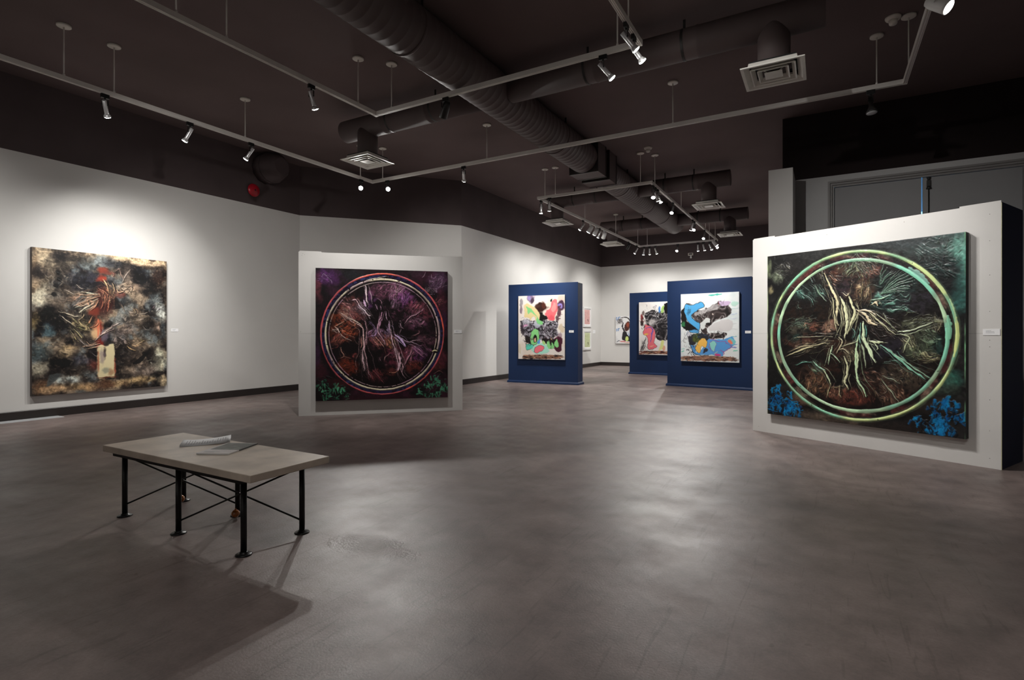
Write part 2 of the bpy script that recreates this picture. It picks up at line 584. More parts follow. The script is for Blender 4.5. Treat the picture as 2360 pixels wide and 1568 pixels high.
bm = bmesh.new()
ribbed(bm, YB + 0.01, 9.62, 0.13)
build('main_duct', bm, M_DUCT, duct)
bm = bmesh.new()
ribbed(bm, 10.62, 16.85, 0.13)
build('main_duct', bm, M_DUCT, duct)
for ya, yb in ((9.60, 10.03), (10.23, 10.64)):
    bm = bmesh.new()
    box(bm, -0.285, 0.285, ya, yb, -0.283, 0.285, 0.004)
    b_ = build('damper_box', bm, M_DUCT, duct)
    for yy in (ya, yb):
        bm = bmesh.new()
        box(bm, -0.292, 0.292, yy - 0.012, yy + 0.012, -0.289, 0.290)
        build('flange', bm, M_BASE, b_)
bm = bmesh.new()
box(bm, -0.24, 0.24, 10.03, 10.23, -0.24, 0.24)
build('flexible_collar', bm, M_BASE, duct)
for (ya, yb) in ((2.2, 2.26), (4.55, 4.61), (8.3, 8.36), (11.6, 11.66), (13.6, 13.66), (15.1, 15.16)):
    bm = bmesh.new()                                 # strap rings
    lathe(bm, (0, ya, 0), (0, yb, 0), [(0, DR + 0.002), (0.0, DR + 0.008), (0.035, DR + 0.008), (0.035, DR + 0.002)], 40, caps=False)
    build('strap', bm, M_DUCT, duct)
    bm = bmesh.new()
    bar(bm, (0.20, (ya + yb) / 2, 0.19), (0.20, (ya + yb) / 2, ZC - DZC - 0.001), 0.03, 0.004)
    build('hanger', bm, M_IRON, duct)

BR = 0.172
BRZ = 4.545
branches = []


def branch(y, xe, xd, side, zd=3.98):
    """side branch from the main duct to x=xe with a drop at x=xd"""
    bm = bmesh.new()
    x0 = DXC + side * (DR - 0.03)
    L = abs(xe - x0)
    lathe(bm, L_(x0, y, BRZ), L_(xe, y, BRZ), [(0, BR), (L * 0.33, BR), (L * 0.33 + 0.01, BR + 0.006), (L * 0.33 + 0.03, BR), (L * 0.66, BR), (L * 0.66 + 0.01, BR + 0.006), (L * 0.66 + 0.03, BR), (L - 0.004, BR), (L, BR - 0.004)], 32)
    b_ = build('branch_duct', bm, M_DUCT, duct)
    bm = bmesh.new()
    lathe(bm, L_(xd, y, BRZ), L_(xd, y, zd + 0.05), [(0, BR - 0.012), (BRZ - zd - 0.05, BR - 0.012)], 32)
    build('drop_duct', bm, M_DUCT, b_)
    for f in (0.3, 0.62):
        xx = x0 + (xe - x0) * f
        bm = bmesh.new()
        bar(bm, L_(xx, y, BRZ + BR - 0.002), L_(xx, y, ZC - 0.001), 0.03, 0.004)
        lathe(bm, L_(xx - 0.015, y, BRZ), L_(xx + 0.015, y, BRZ), [(0, BR + 0.004), (0.03, BR + 0.004)], 32, caps=False)
        build('hanger', bm, M_IRON, b_)


def diffuser(x, y, label, z=3.98, s=0.30):
    d = thing('ceiling_diffuser', label, 'air diffuser', (x, y, z), group='square air diffusers under the ducts')

    def loop(bm, rs):
        """square funnel; rs = [(half size, z)]"""
        R = [[bm.verts.new((i * h, j * h, zz)) for (i, j) in ((-1, -1), (1, -1), (1, 1), (-1, 1))] for (h, zz) in rs]
        for a_ in range(len(R) - 1):
            for k in range(4):
                bm.faces.new((R[a_][k], R[a_][(k + 1) % 4], R[a_ + 1][(k + 1) % 4], R[a_ + 1][k]))
    bm = bmesh.new()
    loop(bm, [(s, 0.012), (s, 0), (s - 0.03, 0.002), (0.225, 0.040), (0.222, 0.075), (0.226, 0.075), (0.232, 0.042), (s, 0.012)])
    build('frame', bm, M_DIFF, d)
    for (h0, h1, zz) in ((0.215, 0.172, 0.0), (0.150, 0.112, 0.0)):
        bm = bmesh.new()
        loop(bm, [(h0, zz), (h0 - 0.012, zz + 0.002), (h1, zz + 0.046), (h1 + 0.004, zz + 0.048), (h0 - 0.003, zz + 0.010), (h0, zz)])
        build('cone', bm, M_DIFF, d)
    bm = bmesh.new()
    loop(bm, [(0.085, 0.0), (0.085, 0.004), (0.05, 0.02)])
    bm.faces.new([bm.verts.new((i * 0.085, j * 0.085, 0.0)) for (i, j) in ((-1, 1), (1, 1), (1, -1), (-1, -1))])
    build('centre_plate', bm, M_DIFF, d)
    bm = bmesh.new()
    loop(bm, [(0.221, 0.050), (0.221, 0.092), (0.16, 0.10)])
    lathe(bm, (0, 0, 0.094), (0, 0, 0.11), [(0, 0.16), (0.016, 0.16)], 24)
    build('throat', bm, M_BLACK, d)
    for (i, j) in ((-1, -1), (1, -1), (1, 1), (-1, 1)):          # struts that carry the cones
        bm = bmesh.new()
        bar(bm, (i * 0.05, j * 0.05, 0.010), (i * 0.17, j * 0.17, 0.055), 0.006, 0.006)
        build('strut', bm, M_DIFF, d)


branch(6.41, -6.85, -6.36, -1)
branch(6.41, 0.02, -0.46, 1)
branch(12.37, -6.02, -5.79, -1)
branch(12.34, -1.72, -2.16, 1)
branch(16.2, -6.05, -5.70, -1)
branch(16.2, -1.80, -2.27, 1)
diffuser(-6.36, 6.41, 'square white air diffuser left of the inner track corner, nearest on the left')
diffuser(-0.46, 6.41, 'large square air diffuser at upper right, closest to the viewer')
diffuser(-5.79, 12.40, 'square diffuser at the near left corner of the far track')
diffuser(-2.16, 12.34, 'square diffuser right of the far track, second from right front')
diffuser(-5.70, 16.2, 'square diffuser above the row of white can lamps')
diffuser(-2.27, 16.2, 'farthest square diffuser at the right of the far track')

# dark elbow duct at the left wall
e = thing('wall_duct', 'dark round duct elbow at the left wall above the alarm bell', 'air duct', (XL, 7.05, 4.55))
bm = bmesh.new()
lathe(bm, (0.002, 0, 0), (0.3, 0, 0), [(0, 0.30), (0.22, 0.30)], 12, caps=True)
build('stub', bm, M_DARK, e)
bm = bmesh.new()
lathe(bm, (0.22, 0, 0), (0.5, 0, 0.0), [(0, 0.31), (0.03, 0.31), (0.031, 0.29), (0.2, 0.25), (0.3, 0.16)], 12)
build('elbow', bm, M_DARK, e)


def detector(x, y, label):
    d = thing('smoke_detector', label, 'smoke detector', (x, y, ZC - 0.1), group='round detectors on the ceiling')
    bm = bmesh.new()
    lathe(bm, (0, 0, 0.10), (0, 0, 0), [(0, 0.08), (0.012, 0.08), (0.03, 0.07), (0.036, 0.045)], 28)
    build('base', bm, M_CANOPY, d)
    bm = bmesh.new()
    lathe(bm, (0, 0, 0.068), (0, 0, 0), [(0, 0.044), (0.04, 0.042), (0.055, 0.035), (0.062, 0.015)], 24)
    build('head', bm, M_CANOPY, d)


detector(0.69, 7.55, 'cream round smoke detector between the two rods at upper right')
detector(-2.96, 10.47, 'small cream smoke detector between two rods above the far track')
for (x, y, lb) in ((-4.9, 13.1, 'bare cream ceiling cap above the far left branch duct'), (-2.80, 13.12, 'bare cream ceiling cap above the far right branch duct')):
    a = thing('blank_cover', lb, 'cover plate', (x, y, ZC - 0.03))
    bm = bmesh.new()
    lathe(bm, (0, 0, 0), (0, 0, 0.03), [(0, 0.02), (0.006, 0.07), (0.0295, 0.075)], 28)
    build('plate', bm, M_CANOPY, a)
    bm = bmesh.new()
    lathe(bm, (0, 0, -0.02), (0, 0, 0.0), [(0, 0.012), (0.02, 0.018)], 12)
    build('nub', bm, M_CANOPY, a)

# emergency light on the far wall band
a = thing('emergency_light', 'small cream emergency light high on the dark end wall', 'emergency light', (-4.08, YF, 3.97))
bm = bmesh.new()
box(bm, -0.085, 0.085, -0.05, -0.001, 0.012, 0.10, 0.004)
build('housing', bm, M_CANOPY, a)
bm = bmesh.new()
box(bm, -0.06, 0.06, -0.052, -0.0495, 0.04, 0.08)
build('face_plate', bm, M_BLACK, a)
bm = bmesh.new()
lathe(bm, (0.015, -0.03, 0.015), (0.015, -0.05, -0.09), [(0, 0.02), (0.03, 0.026), (0.09, 0.035), (0.10, 0.03)], 14)
build('lamp_head', bm, M_WCAN, a)

# ------------------------------------------------------------------ track spotlights
R_SLIM, L_SLIM = 0.024, 0.19


def spot(label, x, y, target, kind='slim', lit=True, power=100.0, cone=34.0, blend=0.5, along='x', soft=0.03, lens=None):
    """track spotlight hanging from (x,y), pointed at target"""
    root = thing({'slim': 'track_spotlight', 'can': 'track_can_light', 'black': 'track_can_light', 'bell': 'track_flood_light'}[kind], label,
                 'spotlight', (x, y, ZR0), group='track spotlights')
    O = Vector((x, y, ZR0))
    piv = Vector((0, 0, -0.135))
    aim = (Vector(target) - (O + piv)).normalized()
    side = aim.cross(Vector((0, 0, 1)))
    if side.length < 1e-3:
        side = Vector((1, 0, 0))
    side.normalize()
    body_m = {'slim': M_CHROME, 'can': M_WCAN, 'black': M_BLACK, 'bell': M_IRON}[kind]
    hang_m = M_WCAN if kind == 'can' else M_BLACK
    bm = bmesh.new()
    if along == 'x':
        box(bm, -0.045, 0.045, -0.016, 0.016, -0.05, -0.0005, 0.003)
    else:
        box(bm, -0.016, 0.016, -0.045, 0.045, -0.05, -0.0005, 0.003)
    tube(bm, (0, 0, -0.07), (0, 0, -0.048), 0.011, 10)
    build('track_adapter', bm, hang_m, root)
    rb = {'slim': R_SLIM, 'can': 0.052, 'black': 0.05, 'bell': 0.024}[kind]
    bm = bmesh.new()
    hw = rb + 0.007
    bar(bm, Vector((0, 0, -0.072)) - side * hw, Vector((0, 0, -0.072)) + side * hw, 0.012, 0.006)
    for sg in (-1, 1):
        bar(bm, Vector((0, 0, -0.07)) + side * (sg * hw), piv + side * (sg * hw) + Vector((0, 0, -0.008)), 0.004, 0.014)
    tube(bm, piv - side * (hw + 0.006), piv + side * (hw + 0.006), 0.006, 8)
    build('yoke', bm, hang_m, root)
    bm = bmesh.new()
    if kind == 'slim':
        a0 = piv - aim * 0.06
        Lb = 0.21
        lathe(bm, a0, a0 + aim, [(0, R_SLIM - 0.004), (0.003, R_SLIM), (0.16, R_SLIM), (0.172, R_SLIM + 0.002)], 20)
        build('lamp_tube', bm, body_m, root)
        bm = bmesh.new()
        lathe(bm, a0 + aim * 0.17, a0 + aim * 2, [(0, R_SLIM + 0.001), (0.018, 0.036), (0.03, 0.041), (0.036, 0.041)], 24)
        build('reflector', bm, M_CHROME, root)
        end = a0 + aim * 0.2065
        rl = 0.038
    elif kind == 'black':
        a0 = piv - aim * 0.09
        lathe(bm, a0, a0 + aim, [(0, 0.02), (0.012, 0.038), (0.05, 0.046), (0.215, 0.050), (0.216, 0.047), (0.12, 0.044), (0.118, 0.01)], 28)
        build('lamp_can', bm, body_m, root)
        end = a0 + aim * 0.122
        rl = 0.040
    elif kind == 'can':
        a0 = piv - aim * 0.09
        lathe(bm, a0, a0 + aim, [(0, 0.02), (0.012, 0.04), (0.05, 0.052), (0.17, 0.058), (0.20, 0.060)], 28)
        build('lamp_can', bm, body_m, root)
        end = a0 + aim * 0.2005
        rl = 0.053
    else:
        a0 = piv - aim * 0.05
        lathe(bm, a0, a0 + aim, [(0, 0.02), (0.005, 0.024), (0.11, 0.024), (0.14, 0.034), (0.17, 0.052), (0.185, 0.06), (0.20, 0.062)], 28)
        build('lamp_bell', bm, body_m, root)
        end = a0 + aim * 0.2005
        rl = 0.057
    bm = bmesh.new()
    lathe(bm, end, end + aim, [(0, rl), (0.004, rl * 0.95), (0.010, rl * 0.6), (0.012, rl * 0.2)], 24)
    build('lens', bm, lens or (M_LENS if lit else M_LENSOFF), root)
    if lit:
        ld = bpy.data.lights.new('lamp_light', 'SPOT')
        ld.energy = power * LAMP
        ld.color = (1.0, 0.972, 0.93)
        ld.spot_size = math.radians(min(cone * 1.8, 116))
        ld.spot_blend = 1.0
        ld.shadow_soft_size = soft
        lo = bpy.data.objects.new('lamp_light', ld)
        COL.objects.link(lo)
        lo.parent = root
        lo.location = end + aim * (0.13 if kind == 'black' else 0.045)
        lo.rotation_euler = aim.to_track_quat('-Z', 'Y').to_euler()
    return root


def pdir(a):
    a = math.radians(a)
    return Vector((math.cos(a), math.sin(a), 0))


PAN = {'P2': ((-6.702, 5.358), 44.9, 2.44), 'P3': ((-0.773, 7.442), -26.5, 2.40), 'B1': ((-6.857, 11.764), 3.8, 1.83),
       'B2': ((-3.174, 12.833), -8.3, 1.87), 'B3': ((-5.085, 15.99), -5.6, 1.83)}


def onpanel(k, u, z, t=0.0):
    (x, y), a, w_ = PAN[k]
    d = pdir(a)
    n = Vector((d.y, -d.x, 0))
    return Vector((x, y, 0)) + d * u + n * t + Vector((0, 0, z))


# -- outer track, left run: three lamps on the smoky painting
spot('slim silver spotlight, leftmost lit lamp on the outer track', T1L, 3.32, (XL, 4.95, 1.1), power=142, cone=48, along='y')
spot('slim silver spotlight, middle of three over the smoky painting', T1L, 4.36, (XL, 3.75, 1.1), power=136, cone=48, along='y')
spot('slim silver spotlight tilted sharply left beside the third ceiling rod', T1L, 5.30, (XL, 4.4, 1.1), power=142, cone=48, along='y')
spot('dazzling spotlight just left of the outer track corner', T1L, 7.62, (-2.3, 1.6, 0.0), power=190, cone=50, along='y', soft=0.035)
spot('dazzling spotlight just right of the outer track corner', -7.34, T1Y, (-1.2, 2.6, 0.0), power=190, cone=50, soft=0.035)
spot('lone slim spotlight on the outer track left of the damper box', -5.54, T1Y, (-7.4, 10.9, 1.2), power=115, cone=60)
spot('unlit bell-shaped lamp near the outer track right corner', 0.50, T1Y, (0.75, 7.5, 0.0), kind='bell', lit=False)
spot('large white can lamp cut off at the top right edge', T1R, 5.86, (2.75, 5.1, 2.4), kind='can', power=60, cone=60, along='y', lens=M_LENSDIM)
# -- inner track
spot('slim spotlight on the inner track left run above the purple painting', T2L, 4.42, onpanel('P2', 1.2, 1.2), power=180, cone=44, along='y')
spot('black can lamp hanging under the round duct on the inner track', -4.12, T2Y, onpanel('P2', 1.25, 1.25), kind='black', power=55, cone=46)
spot('bright silver spotlight left of the inner track right corner', -2.04, T2Y, onpanel('P3', 1.0, 1.25), power=125, cone=44)
spot('bright silver spotlight, upper of the pair at the inner track corner', T2R, 5.05, onpanel('P3', 1.35, 1.2), power=125, cone=44, along='y')
spot('bright silver spotlight, lower of the pair at the inner track corner', T2R, 5.29, onpanel('P3', 1.15, 1.1), power=125, cone=44, along='y')
# -- far track, near left corner
spot('slim spotlight at the far track near corner, left of a pair', T3L, 10.83, onpanel('B1', 0.8, 1.35), power=210, cone=40, along='y')
spot('slim spotlight at the far track near corner, right of a pair', -5.20, T3A, onpanel('B1', 1.0, 1.45), power=210, cone=40)
# left run
spot('slim spotlight before the row of white can lamps', T3L, 13.27, (XI, 12.7, 1.5), power=95, cone=56, along='y')
spot('white can lamp, nearest of three on the far track', T3L, 13.80, (XI, 13.9, 1.5), kind='can', power=100, cone=60, along='y')
spot('white can lamp, middle of three on the far track', T3L, 14.20, (XI, 15.0, 1.3), kind='can', power=100, cone=60, along='y')
spot('slim spotlight squeezed between the second and third white cans', T3L, 14.50, (XI, 15.8, 1.3), power=75, cone=50, along='y')
spot('white can lamp, farthest of three on the far track', T3L, 14.86, (XI, 16.6, 1.3), kind='can', power=100, cone=60, along='y')
spot('black can lamp on the far track past the third diffuser', T3L, 17.10, (XI, 18.3, 1.4), kind='black', power=110, cone=50, along='y')
spot('slim spotlight just before the far left track corner', T3L, 18.0, (XI, 18.5, 1.3), power=65, cone=50, along='y')
# far run
spot('slim upright spotlight, first along the back run of the far track', -5.33, T3B, (-6.3, YF, 1.4), power=60, cone=56)
spot('brightest bell-ended lamp of the group of three at the back', -5.14, T3B, (-5.5, YF, 1.5), power=60, cone=60, kind='slim')
spot('slim spotlight leaning right, last of the back left group', -4.94, T3B, (-4.3, YF, 1.5), power=60, cone=60)
spot('single starry spotlight in the middle of the back run', -4.20, T3B, (-4.4, 14.6, 0.0), power=160, cone=50)
spot('slim upright spotlight, left of the four at the back right', -3.55, T3B, (-3.8, YF, 1.5), power=55, cone=60)
spot('large bright lamp, second of the four at the back right', -3.38, T3B, (-2.9, YF, 1.5), power=55, cone=60)
spot('slim spotlight leaning right, third of the back right group', -3.18, T3B, (-2.2, YF, 1.5), power=55, cone=60)
spot('white can lamp at the far right corner of the track', T3R, 17.86, (-1.0, 18.6, 1.4), kind='can', power=60, cone=60, along='y')
spot('tiny starry spotlight at the far right end of the track', T3R, 18.16, (-1.6, 16.6, 0.8), power=30, cone=60, along='y')
# right run
spot('brightest spotlight, first of the cluster at the far track right corner', T3R, 10.84, (-2.4, 8.6, 0.0), power=260, cone=50, along='y')
spot('bright spotlight, second of the cluster at the far track right corner', T3R, 11.02, onpanel('B2', 0.8, 1.4), power=190, cone=40, along='y')
spot('bright spotlight, third of the cluster at the far track right corner', T3R, 11.2, onpanel('B2', 1.1, 1.4), power=190, cone=40, along='y')
spot('starry spotlight halfway down the right run of the far track', T3R, 12.49, (-3.4, 9.4, 0.0), power=270, cone=50, along='y')
spot('left-hand lamp of the pair further down the right run', T3R, 14.62, onpanel('B3', 0.9, 1.4), power=420, cone=46, along='y')
spot('right-hand lamp of the pair further down the right run', T3R, 14.86, (-3.0, 11.4, 0.0), power=210, cone=50, along='y')
spot('last starry spotlight before the far right track corner', T3R, 16.26, (-3.6, 13.6, 0.0), power=170, cone=50, along='y')
# -- unseen lamps further along the tracks, most added as fill light
spot('added slim fill spotlight on the outer track left run, outside the picture', T1L, 1.5, (XL, 1.9, 1.5), power=105, cone=60, along='y')
spot('added slim fill spotlight aimed at the end of the left wall, outside the picture', T2L, 1.3, (XL, 6.8, 1.6), power=290, cone=30, along='y')
spot('added slim fill spotlight over the back wall, outside the picture', T2L, 0.4, (-5.0, YB, 1.6), power=200, cone=60, along='y')
spot('added slim fill spotlight on the inner track right run, outside the picture', T2R, 1.2, (-0.2, YB, 1.6), power=200, cone=60, along='y')

spot('added slim fill spotlight on the outer track right run, outside the picture', T1R, 2.0, (1.2, 4.0, 0.0), power=75, cone=66, along='y')
spot('slim spotlight lighting the tall door, outside the picture', T2R, 3.0, (1.1, YR, 1.5), power=330, cone=27, along='y')
spot('added slim fill spotlight over the middle of the floor, outside the picture', T2R, 0.3, (-0.8, 2.6, 0.0), power=75, cone=66, along='y')

# ------------------------------------------------------------------ free-standing panels


def panel(key, name, label, thick, front, sides, steps=None, base=False, h=2.44, edge=False):
    (x, y), ang, wd = PAN[key]
    p = thing(name, label, 'display panel', (x, y, 0), math.radians(ang))
    # local frame: x along the panel, y backwards
    bm = bmesh.new()
    fs = box(bm, 0.0, wd, 0.012, thick, 0.0, h - 0.012)
    build('core', bm, sides, p)
    if steps:                                        # front sheets, the middle of the top edge sits lower
        u0, u1 = steps
        hz = 1.22
        bm = bmesh.new()
        box(bm, 0, wd, 0, 0.0118, 0, hz - 0.0006, 0.0008)
        build('front_sheet', bm, front, p)
        bm = bmesh.new()
        prof = [(0, hz + 0.0006), (wd, hz + 0.0006), (wd, h), (u1, h), (u1, h - 0.014), (u0, h - 0.014), (u0, h), (0.012, h), (0.012, h - 0.012), (0, h - 0.012)]
        f = [bm.verts.new((a_, 0, b_)) for a_, b_ in prof]
        g = [bm.verts.new((a_, 0.0118, b_)) for a_, b_ in prof]
        bm.faces.new(f)
        bm.faces.new(list(reversed(g)))
        for i in range(len(prof)):
            j = (i + 1) % len(prof)
            bm.faces.new((f[j], f[i], g[i], g[j]))
        bmesh.ops.recalc_face_normals(bm, faces=bm.faces[:])
        build('front_sheet', bm, front, p)
    else:
        bm = bmesh.new()
        box(bm, 0, wd, 0, 0.0118, 0, h, 0.001)
        build('front_sheet', bm, front, p)
    if edge:
        bm = bmesh.new()
        box(bm, wd - 0.006, wd + 0.004, 0.001, 0.011, 0.002, h - 0.02)
        build('corner_bead', bm, M_EDGE, p)
    if base:
        bm = bmesh.new()
        prof = [(0, 0), (0.028, 0), (0.028, 0.03), (0.02, 0.048), (0.006, 0.06), (0, 0.06)]
        loop = [(0, 0), (wd, 0), (wd, thick), (0, thick)]
        R = []
        for k, (px_, py_) in enumerate(loop):
            sx = -1 if px_ == 0 else 1
            sy = -1 if py_ == 0 else 1
            R.append([bm.verts.new((px_ + sx * (o_ + 0.0005), py_ + sy * (o_ + 0.0005), z_)) for (o_, z_) in prof])
        for k in range(4):
            for i in range(len(prof) - 1):
                bm.faces.new((R[k][i], R[(k + 1) % 4][i], R[(k + 1) % 4][i + 1], R[k][i + 1]))
        bmesh.ops.recalc_face_normals(bm, faces=bm.faces[:])
        build('base_moulding', bm, front, p)
    return p


p2 = panel('P2', 'display_panel', 'free-standing white panel carrying the purple ringed painting', 0.34, M_PANEL, M_PANEL, (0.32, 2.12))
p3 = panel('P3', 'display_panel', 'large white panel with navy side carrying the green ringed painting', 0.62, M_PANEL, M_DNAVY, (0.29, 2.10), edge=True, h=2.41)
panel('B1', 'display_panel', 'navy panel left of the framed prints with the pink and green painting', 0.34, M_NAVY, M_NAVY, base=True)
panel('B2', 'display_panel', 'navy panel at the right, partly behind the big white panel', 0.34, M_NAVY, M_NAVY, base=True)
panel('B3', 'display_panel', 'rear navy panel half hidden behind another navy panel', 0.34, M_NAVY, M_NAVY, base=True)
bm = bmesh.new()                                     # chipped strip on top of the right navy panel
for zz in (0.09, 0.34, 0.62, 0.86, 1.10, 1.16, 1.42, 1.75, 2.06, 2.30):
    bm = bmesh.new()
    lathe(bm, (2.395 - 0.075, -0.0012, zz), (2.395 - 0.075, 0.0, zz), [(0, 0.002), (0.0006, 0.0036), (0.0012, 0.0036)], 10)
    build('screw', bm, M_SCREW, p3)
for (u, zz) in ((0.08, 0.06), (0.9, 2.33), (1.65, 2.345)):
    bm = bmesh.new()
    lathe(bm, (u, -0.0012, zz), (u, 0.0, zz), [(0, 0.002), (0.0006, 0.0036), (0.0012, 0.0036)], 10)
    build('screw', bm, M_SCREW, p3)
for (u, zz) in ((0.06, 2.40), (0.085, 2.385), (0.045, 2.37), (0.03, 1.245), (2.0, 0.09)):
    bm = bmesh.new()
    lathe(bm, (u, -0.0012, zz), (u, 0.0, zz), [(0, 0.002), (0.0006, 0.0036), (0.0012, 0.0036)], 10)
    build('screw', bm, M_SCREW, p2)


def wall_label(label, origin, ang, u, z, w_=0.12, h_=0.055, lines=3):
    """small title card on a wall or panel; origin + ang give the plane"""
    d = pdir(ang)
    n = Vector((d.y, -d.x, 0))
    loc = Vector((*origin, 0)) + d * u + n * 0.0006 + Vector((0, 0, z))
    t = thing('title_card', label, 'title card', loc, math.radians(ang), group='title cards')
    bm = bmesh.new()
    box(bm, 0, w_, -0.004, 0, 0, h_)
    build('card', bm, M_LABEL, t)
    rnd = random.Random(label)
    bm = bmesh.new()
    for k in range(lines):
        zz = h_ * (0.70 - 0.17 * k)
        x = w_ * 0.18
        xe = w_ * (0.42 + 0.3 * rnd.random())
        while x < xe:
            l_ = 0.003 + rnd.random() * 0.006
            box(bm, x, x + l_, -0.0043, -0.0039, zz, zz + 0.0032)
            x += l_ + 0.0016
    o_ = build('printed_lines', bm, M_INK, t)


wall_label('white title card right of the smoky black and cream painting', (XL, 0), 90, 5.22, 1.252)
wall_label('white title card right of the purple ringed painting', PAN['P2'][0], PAN['P2'][1], 2.308, 1.222)
wall_label('largest white title card, right of the green ringed painting', PAN['P3'][0], PAN['P3'][1], 2.273, 1.204)
wall_label('white title card on the left navy panel', PAN['B1'][0], PAN['B1'][1], 1.608, 1.241)
wall_label('white title card on the right navy panel', PAN['B2'][0], PAN['B2'][1], 1.733, 1.224)
wall_label('pale title card on the wall right of the framed prints', (XI, 10.545), 90, 8.42, 1.22, 0.27, 0.13)

# ------------------------------------------------------------------ paintings: brush-stroke engine
def hom(src, dst):
    A = []
    for (x, y), (u, v) in zip(src, dst):
        A.append([x, y, 1, 0, 0, 0, -u * x, -u * y, -u])
        A.append([0, 0, 0, x, y, 1, -v * x, -v * y, -v])
    return np.linalg.svd(np.array(A, float))[2][-1].reshape(3, 3)


class Art:
    """a painted surface: colour and paint thickness on a grid; strokes are given in study coordinates (quad = canvas corners)"""

    def __init__(s, quad, W, H, base, seed=1):
        s.W, s.H = W, H
        s.M = hom(quad, [(0, 0), (W - 1, 0), (W - 1, H - 1), (0, H - 1)])
        s.k = W / (0.5 * (math.dist(quad[0], quad[1]) + math.dist(quad[2], quad[3])))
        s.c = np.zeros((H, W, 3)) + np.array(base) / 255.0
        s.h = np.zeros((H, W))
        s.rng = np.random.default_rng(seed)
        s.fine = 1.0
        s.Y, s.X = np.mgrid[0:H, 0:W].astype(float)

    def T(s, pts):
        p = np.array([(x, y, 1.0) for x, y in pts]) @ s.M.T
        return p[:, :2] / p[:, 2:3]

    def noise(s, cell, octv=4, gain=0.55):
        out = np.zeros((s.H, s.W))
        amp, tot = 1.0, 0.0
        for o in range(octv):
            cc = max(cell * s.k / 2 ** o, 1.3)
            gh, gw = int(s.H / cc) + 3, int(s.W / cc) + 3
            g = s.rng.random((gh, gw))
            fy, fx = s.Y / cc, s.X / cc
            iy, ix = fy.astype(int), fx.astype(int)
            ty, tx = fy - iy, fx - ix
            ty, tx = ty * ty * (3 - 2 * ty), tx * tx * (3 - 2 * tx)
            v = (g[iy, ix] * (1 - tx) + g[iy, ix + 1] * tx) * (1 - ty) + (g[iy + 1, ix] * (1 - tx) + g[iy + 1, ix + 1] * tx) * ty
            out += v * amp
            tot += amp
            amp *= gain
        return out / tot

    def nz(s, X, Y, cell, octv=3, gain=0.5):
        """noise at given grid positions"""
        out, amp, tot = 0.0, 1.0, 0.0
        for o in range(octv):
            cc = max(cell * s.k / 2 ** o, 1.2)
            g = s.rng.random((64, 64))
            fx, fy = X / cc + 17.3 * o, Y / cc + 9.1 * o
            ix, iy = np.floor(fx).astype(int), np.floor(fy).astype(int)
            tx, ty = fx - ix, fy - iy
            tx, ty = tx * tx * (3 - 2 * tx), ty * ty * (3 - 2 * ty)
            x0, x1, y0, y1 = ix % 64, (ix + 1) % 64, iy % 64, (iy + 1) % 64
            out = out + amp * ((g[y0, x0] * (1 - tx) + g[y0, x1] * tx) * (1 - ty) + (g[y1, x0] * (1 - tx) + g[y1, x1] * tx) * ty)
            tot += amp
            amp *= gain
        return out / tot

    def creases(s, cx, cy, rx, ry, ang, cell, col, a=0.9, stretch=7.0, bend=0.5, dark=0.35, sharp=5.0, relief=0.8):
        """fine continuous folds running along ang inside a ragged patch"""
        (c,) = s.T([(cx, cy)])
        RX, RY = rx * s.k, ry * s.k
        x0, x1 = int(max(0, c[0] - RX * 1.9)), int(min(s.W, c[0] + RX * 1.9 + 1))
        y0, y1 = int(max(0, c[1] - RY * 1.9)), int(min(s.H, c[1] + RY * 1.9 + 1))
        if x1 <= x0 + 1 or y1 <= y0 + 1:
            return
        X, Y = s.X[y0:y1, x0:x1], s.Y[y0:y1, x0:x1]
        d = np.hypot((X - c[0]) / RX, (Y - c[1]) / RY) + (s.nz(X, Y, max(rx, ry) * 0.55, 3) - 0.5) * 1.5
        m = np.clip((1.05 - d) / 0.45, 0, 1)
        t = math.radians(ang)
        w1 = (s.nz(X, Y, max(rx, ry) * 0.8, 2) - 0.5) * 2 * bend * max(RX, RY)
        u = (X - c[0]) * math.cos(t) + (Y - c[1]) * math.sin(t)
        v = -(X - c[0]) * math.sin(t) + (Y - c[1]) * math.cos(t) + w1
        n = s.nz(u / stretch, v, cell, 2, 0.45)
        r = np.clip(1 - np.abs(2 * n - 1) * sharp, 0, 1) * np.clip((s.nz(u / 2, v, cell * 2.2, 2) - 0.33) * 5, 0, 1)
        sh = np.clip((s.nz(u / stretch, v + 1.5, cell, 2, 0.45)), 0, 1)
        sub = s.c[y0:y1, x0:x1]
        cc = np.array(col) / 255.0
        sub += (cc * (0.10 + 0.55 * sh[..., None]) - sub) * (m * dark * a)[..., None]
        sub += (np.minimum(cc * (1.0 + 0.35 * sh[..., None]), 1) - sub) * np.clip(m * r * a, 0, 1)[..., None]
        s.h[y0:y1, x0:x1] = np.maximum(s.h[y0:y1, x0:x1], m * r * relief)

    def warp(s, amp, cell, octv=2):
        """let the wet paint flow: small irregular displacement of everything so far"""
        dx = (s.noise(cell, octv) - 0.5) * 2 * amp * s.k
        dy = (s.noise(cell, octv) - 0.5) * 2 * amp * s.k
        x = np.clip(s.X + dx, 0, s.W - 1.001)
        y = np.clip(s.Y + dy, 0, s.H - 1.001)
        ix, iy = x.astype(int), y.astype(int)
        fx, fy = (x - ix)[..., None], (y - iy)[..., None]

        def smp(q):
            return (q[iy, ix] * (1 - fx) + q[iy, ix + 1] * fx) * (1 - fy) + (q[iy + 1, ix] * (1 - fx) + q[iy + 1, ix + 1] * fx) * fy
        s.c = smp(s.c)
        s.h = smp(s.h[..., None])[..., 0]

    def grainy(s, cell, amt, octv=3):
        n = s.noise(cell, octv)
        s.c = np.clip(s.c * (1 + (n[..., None] - 0.5) * 2 * amt), 0, 1)
        s.h += (n - 0.5) * amt * 0.8

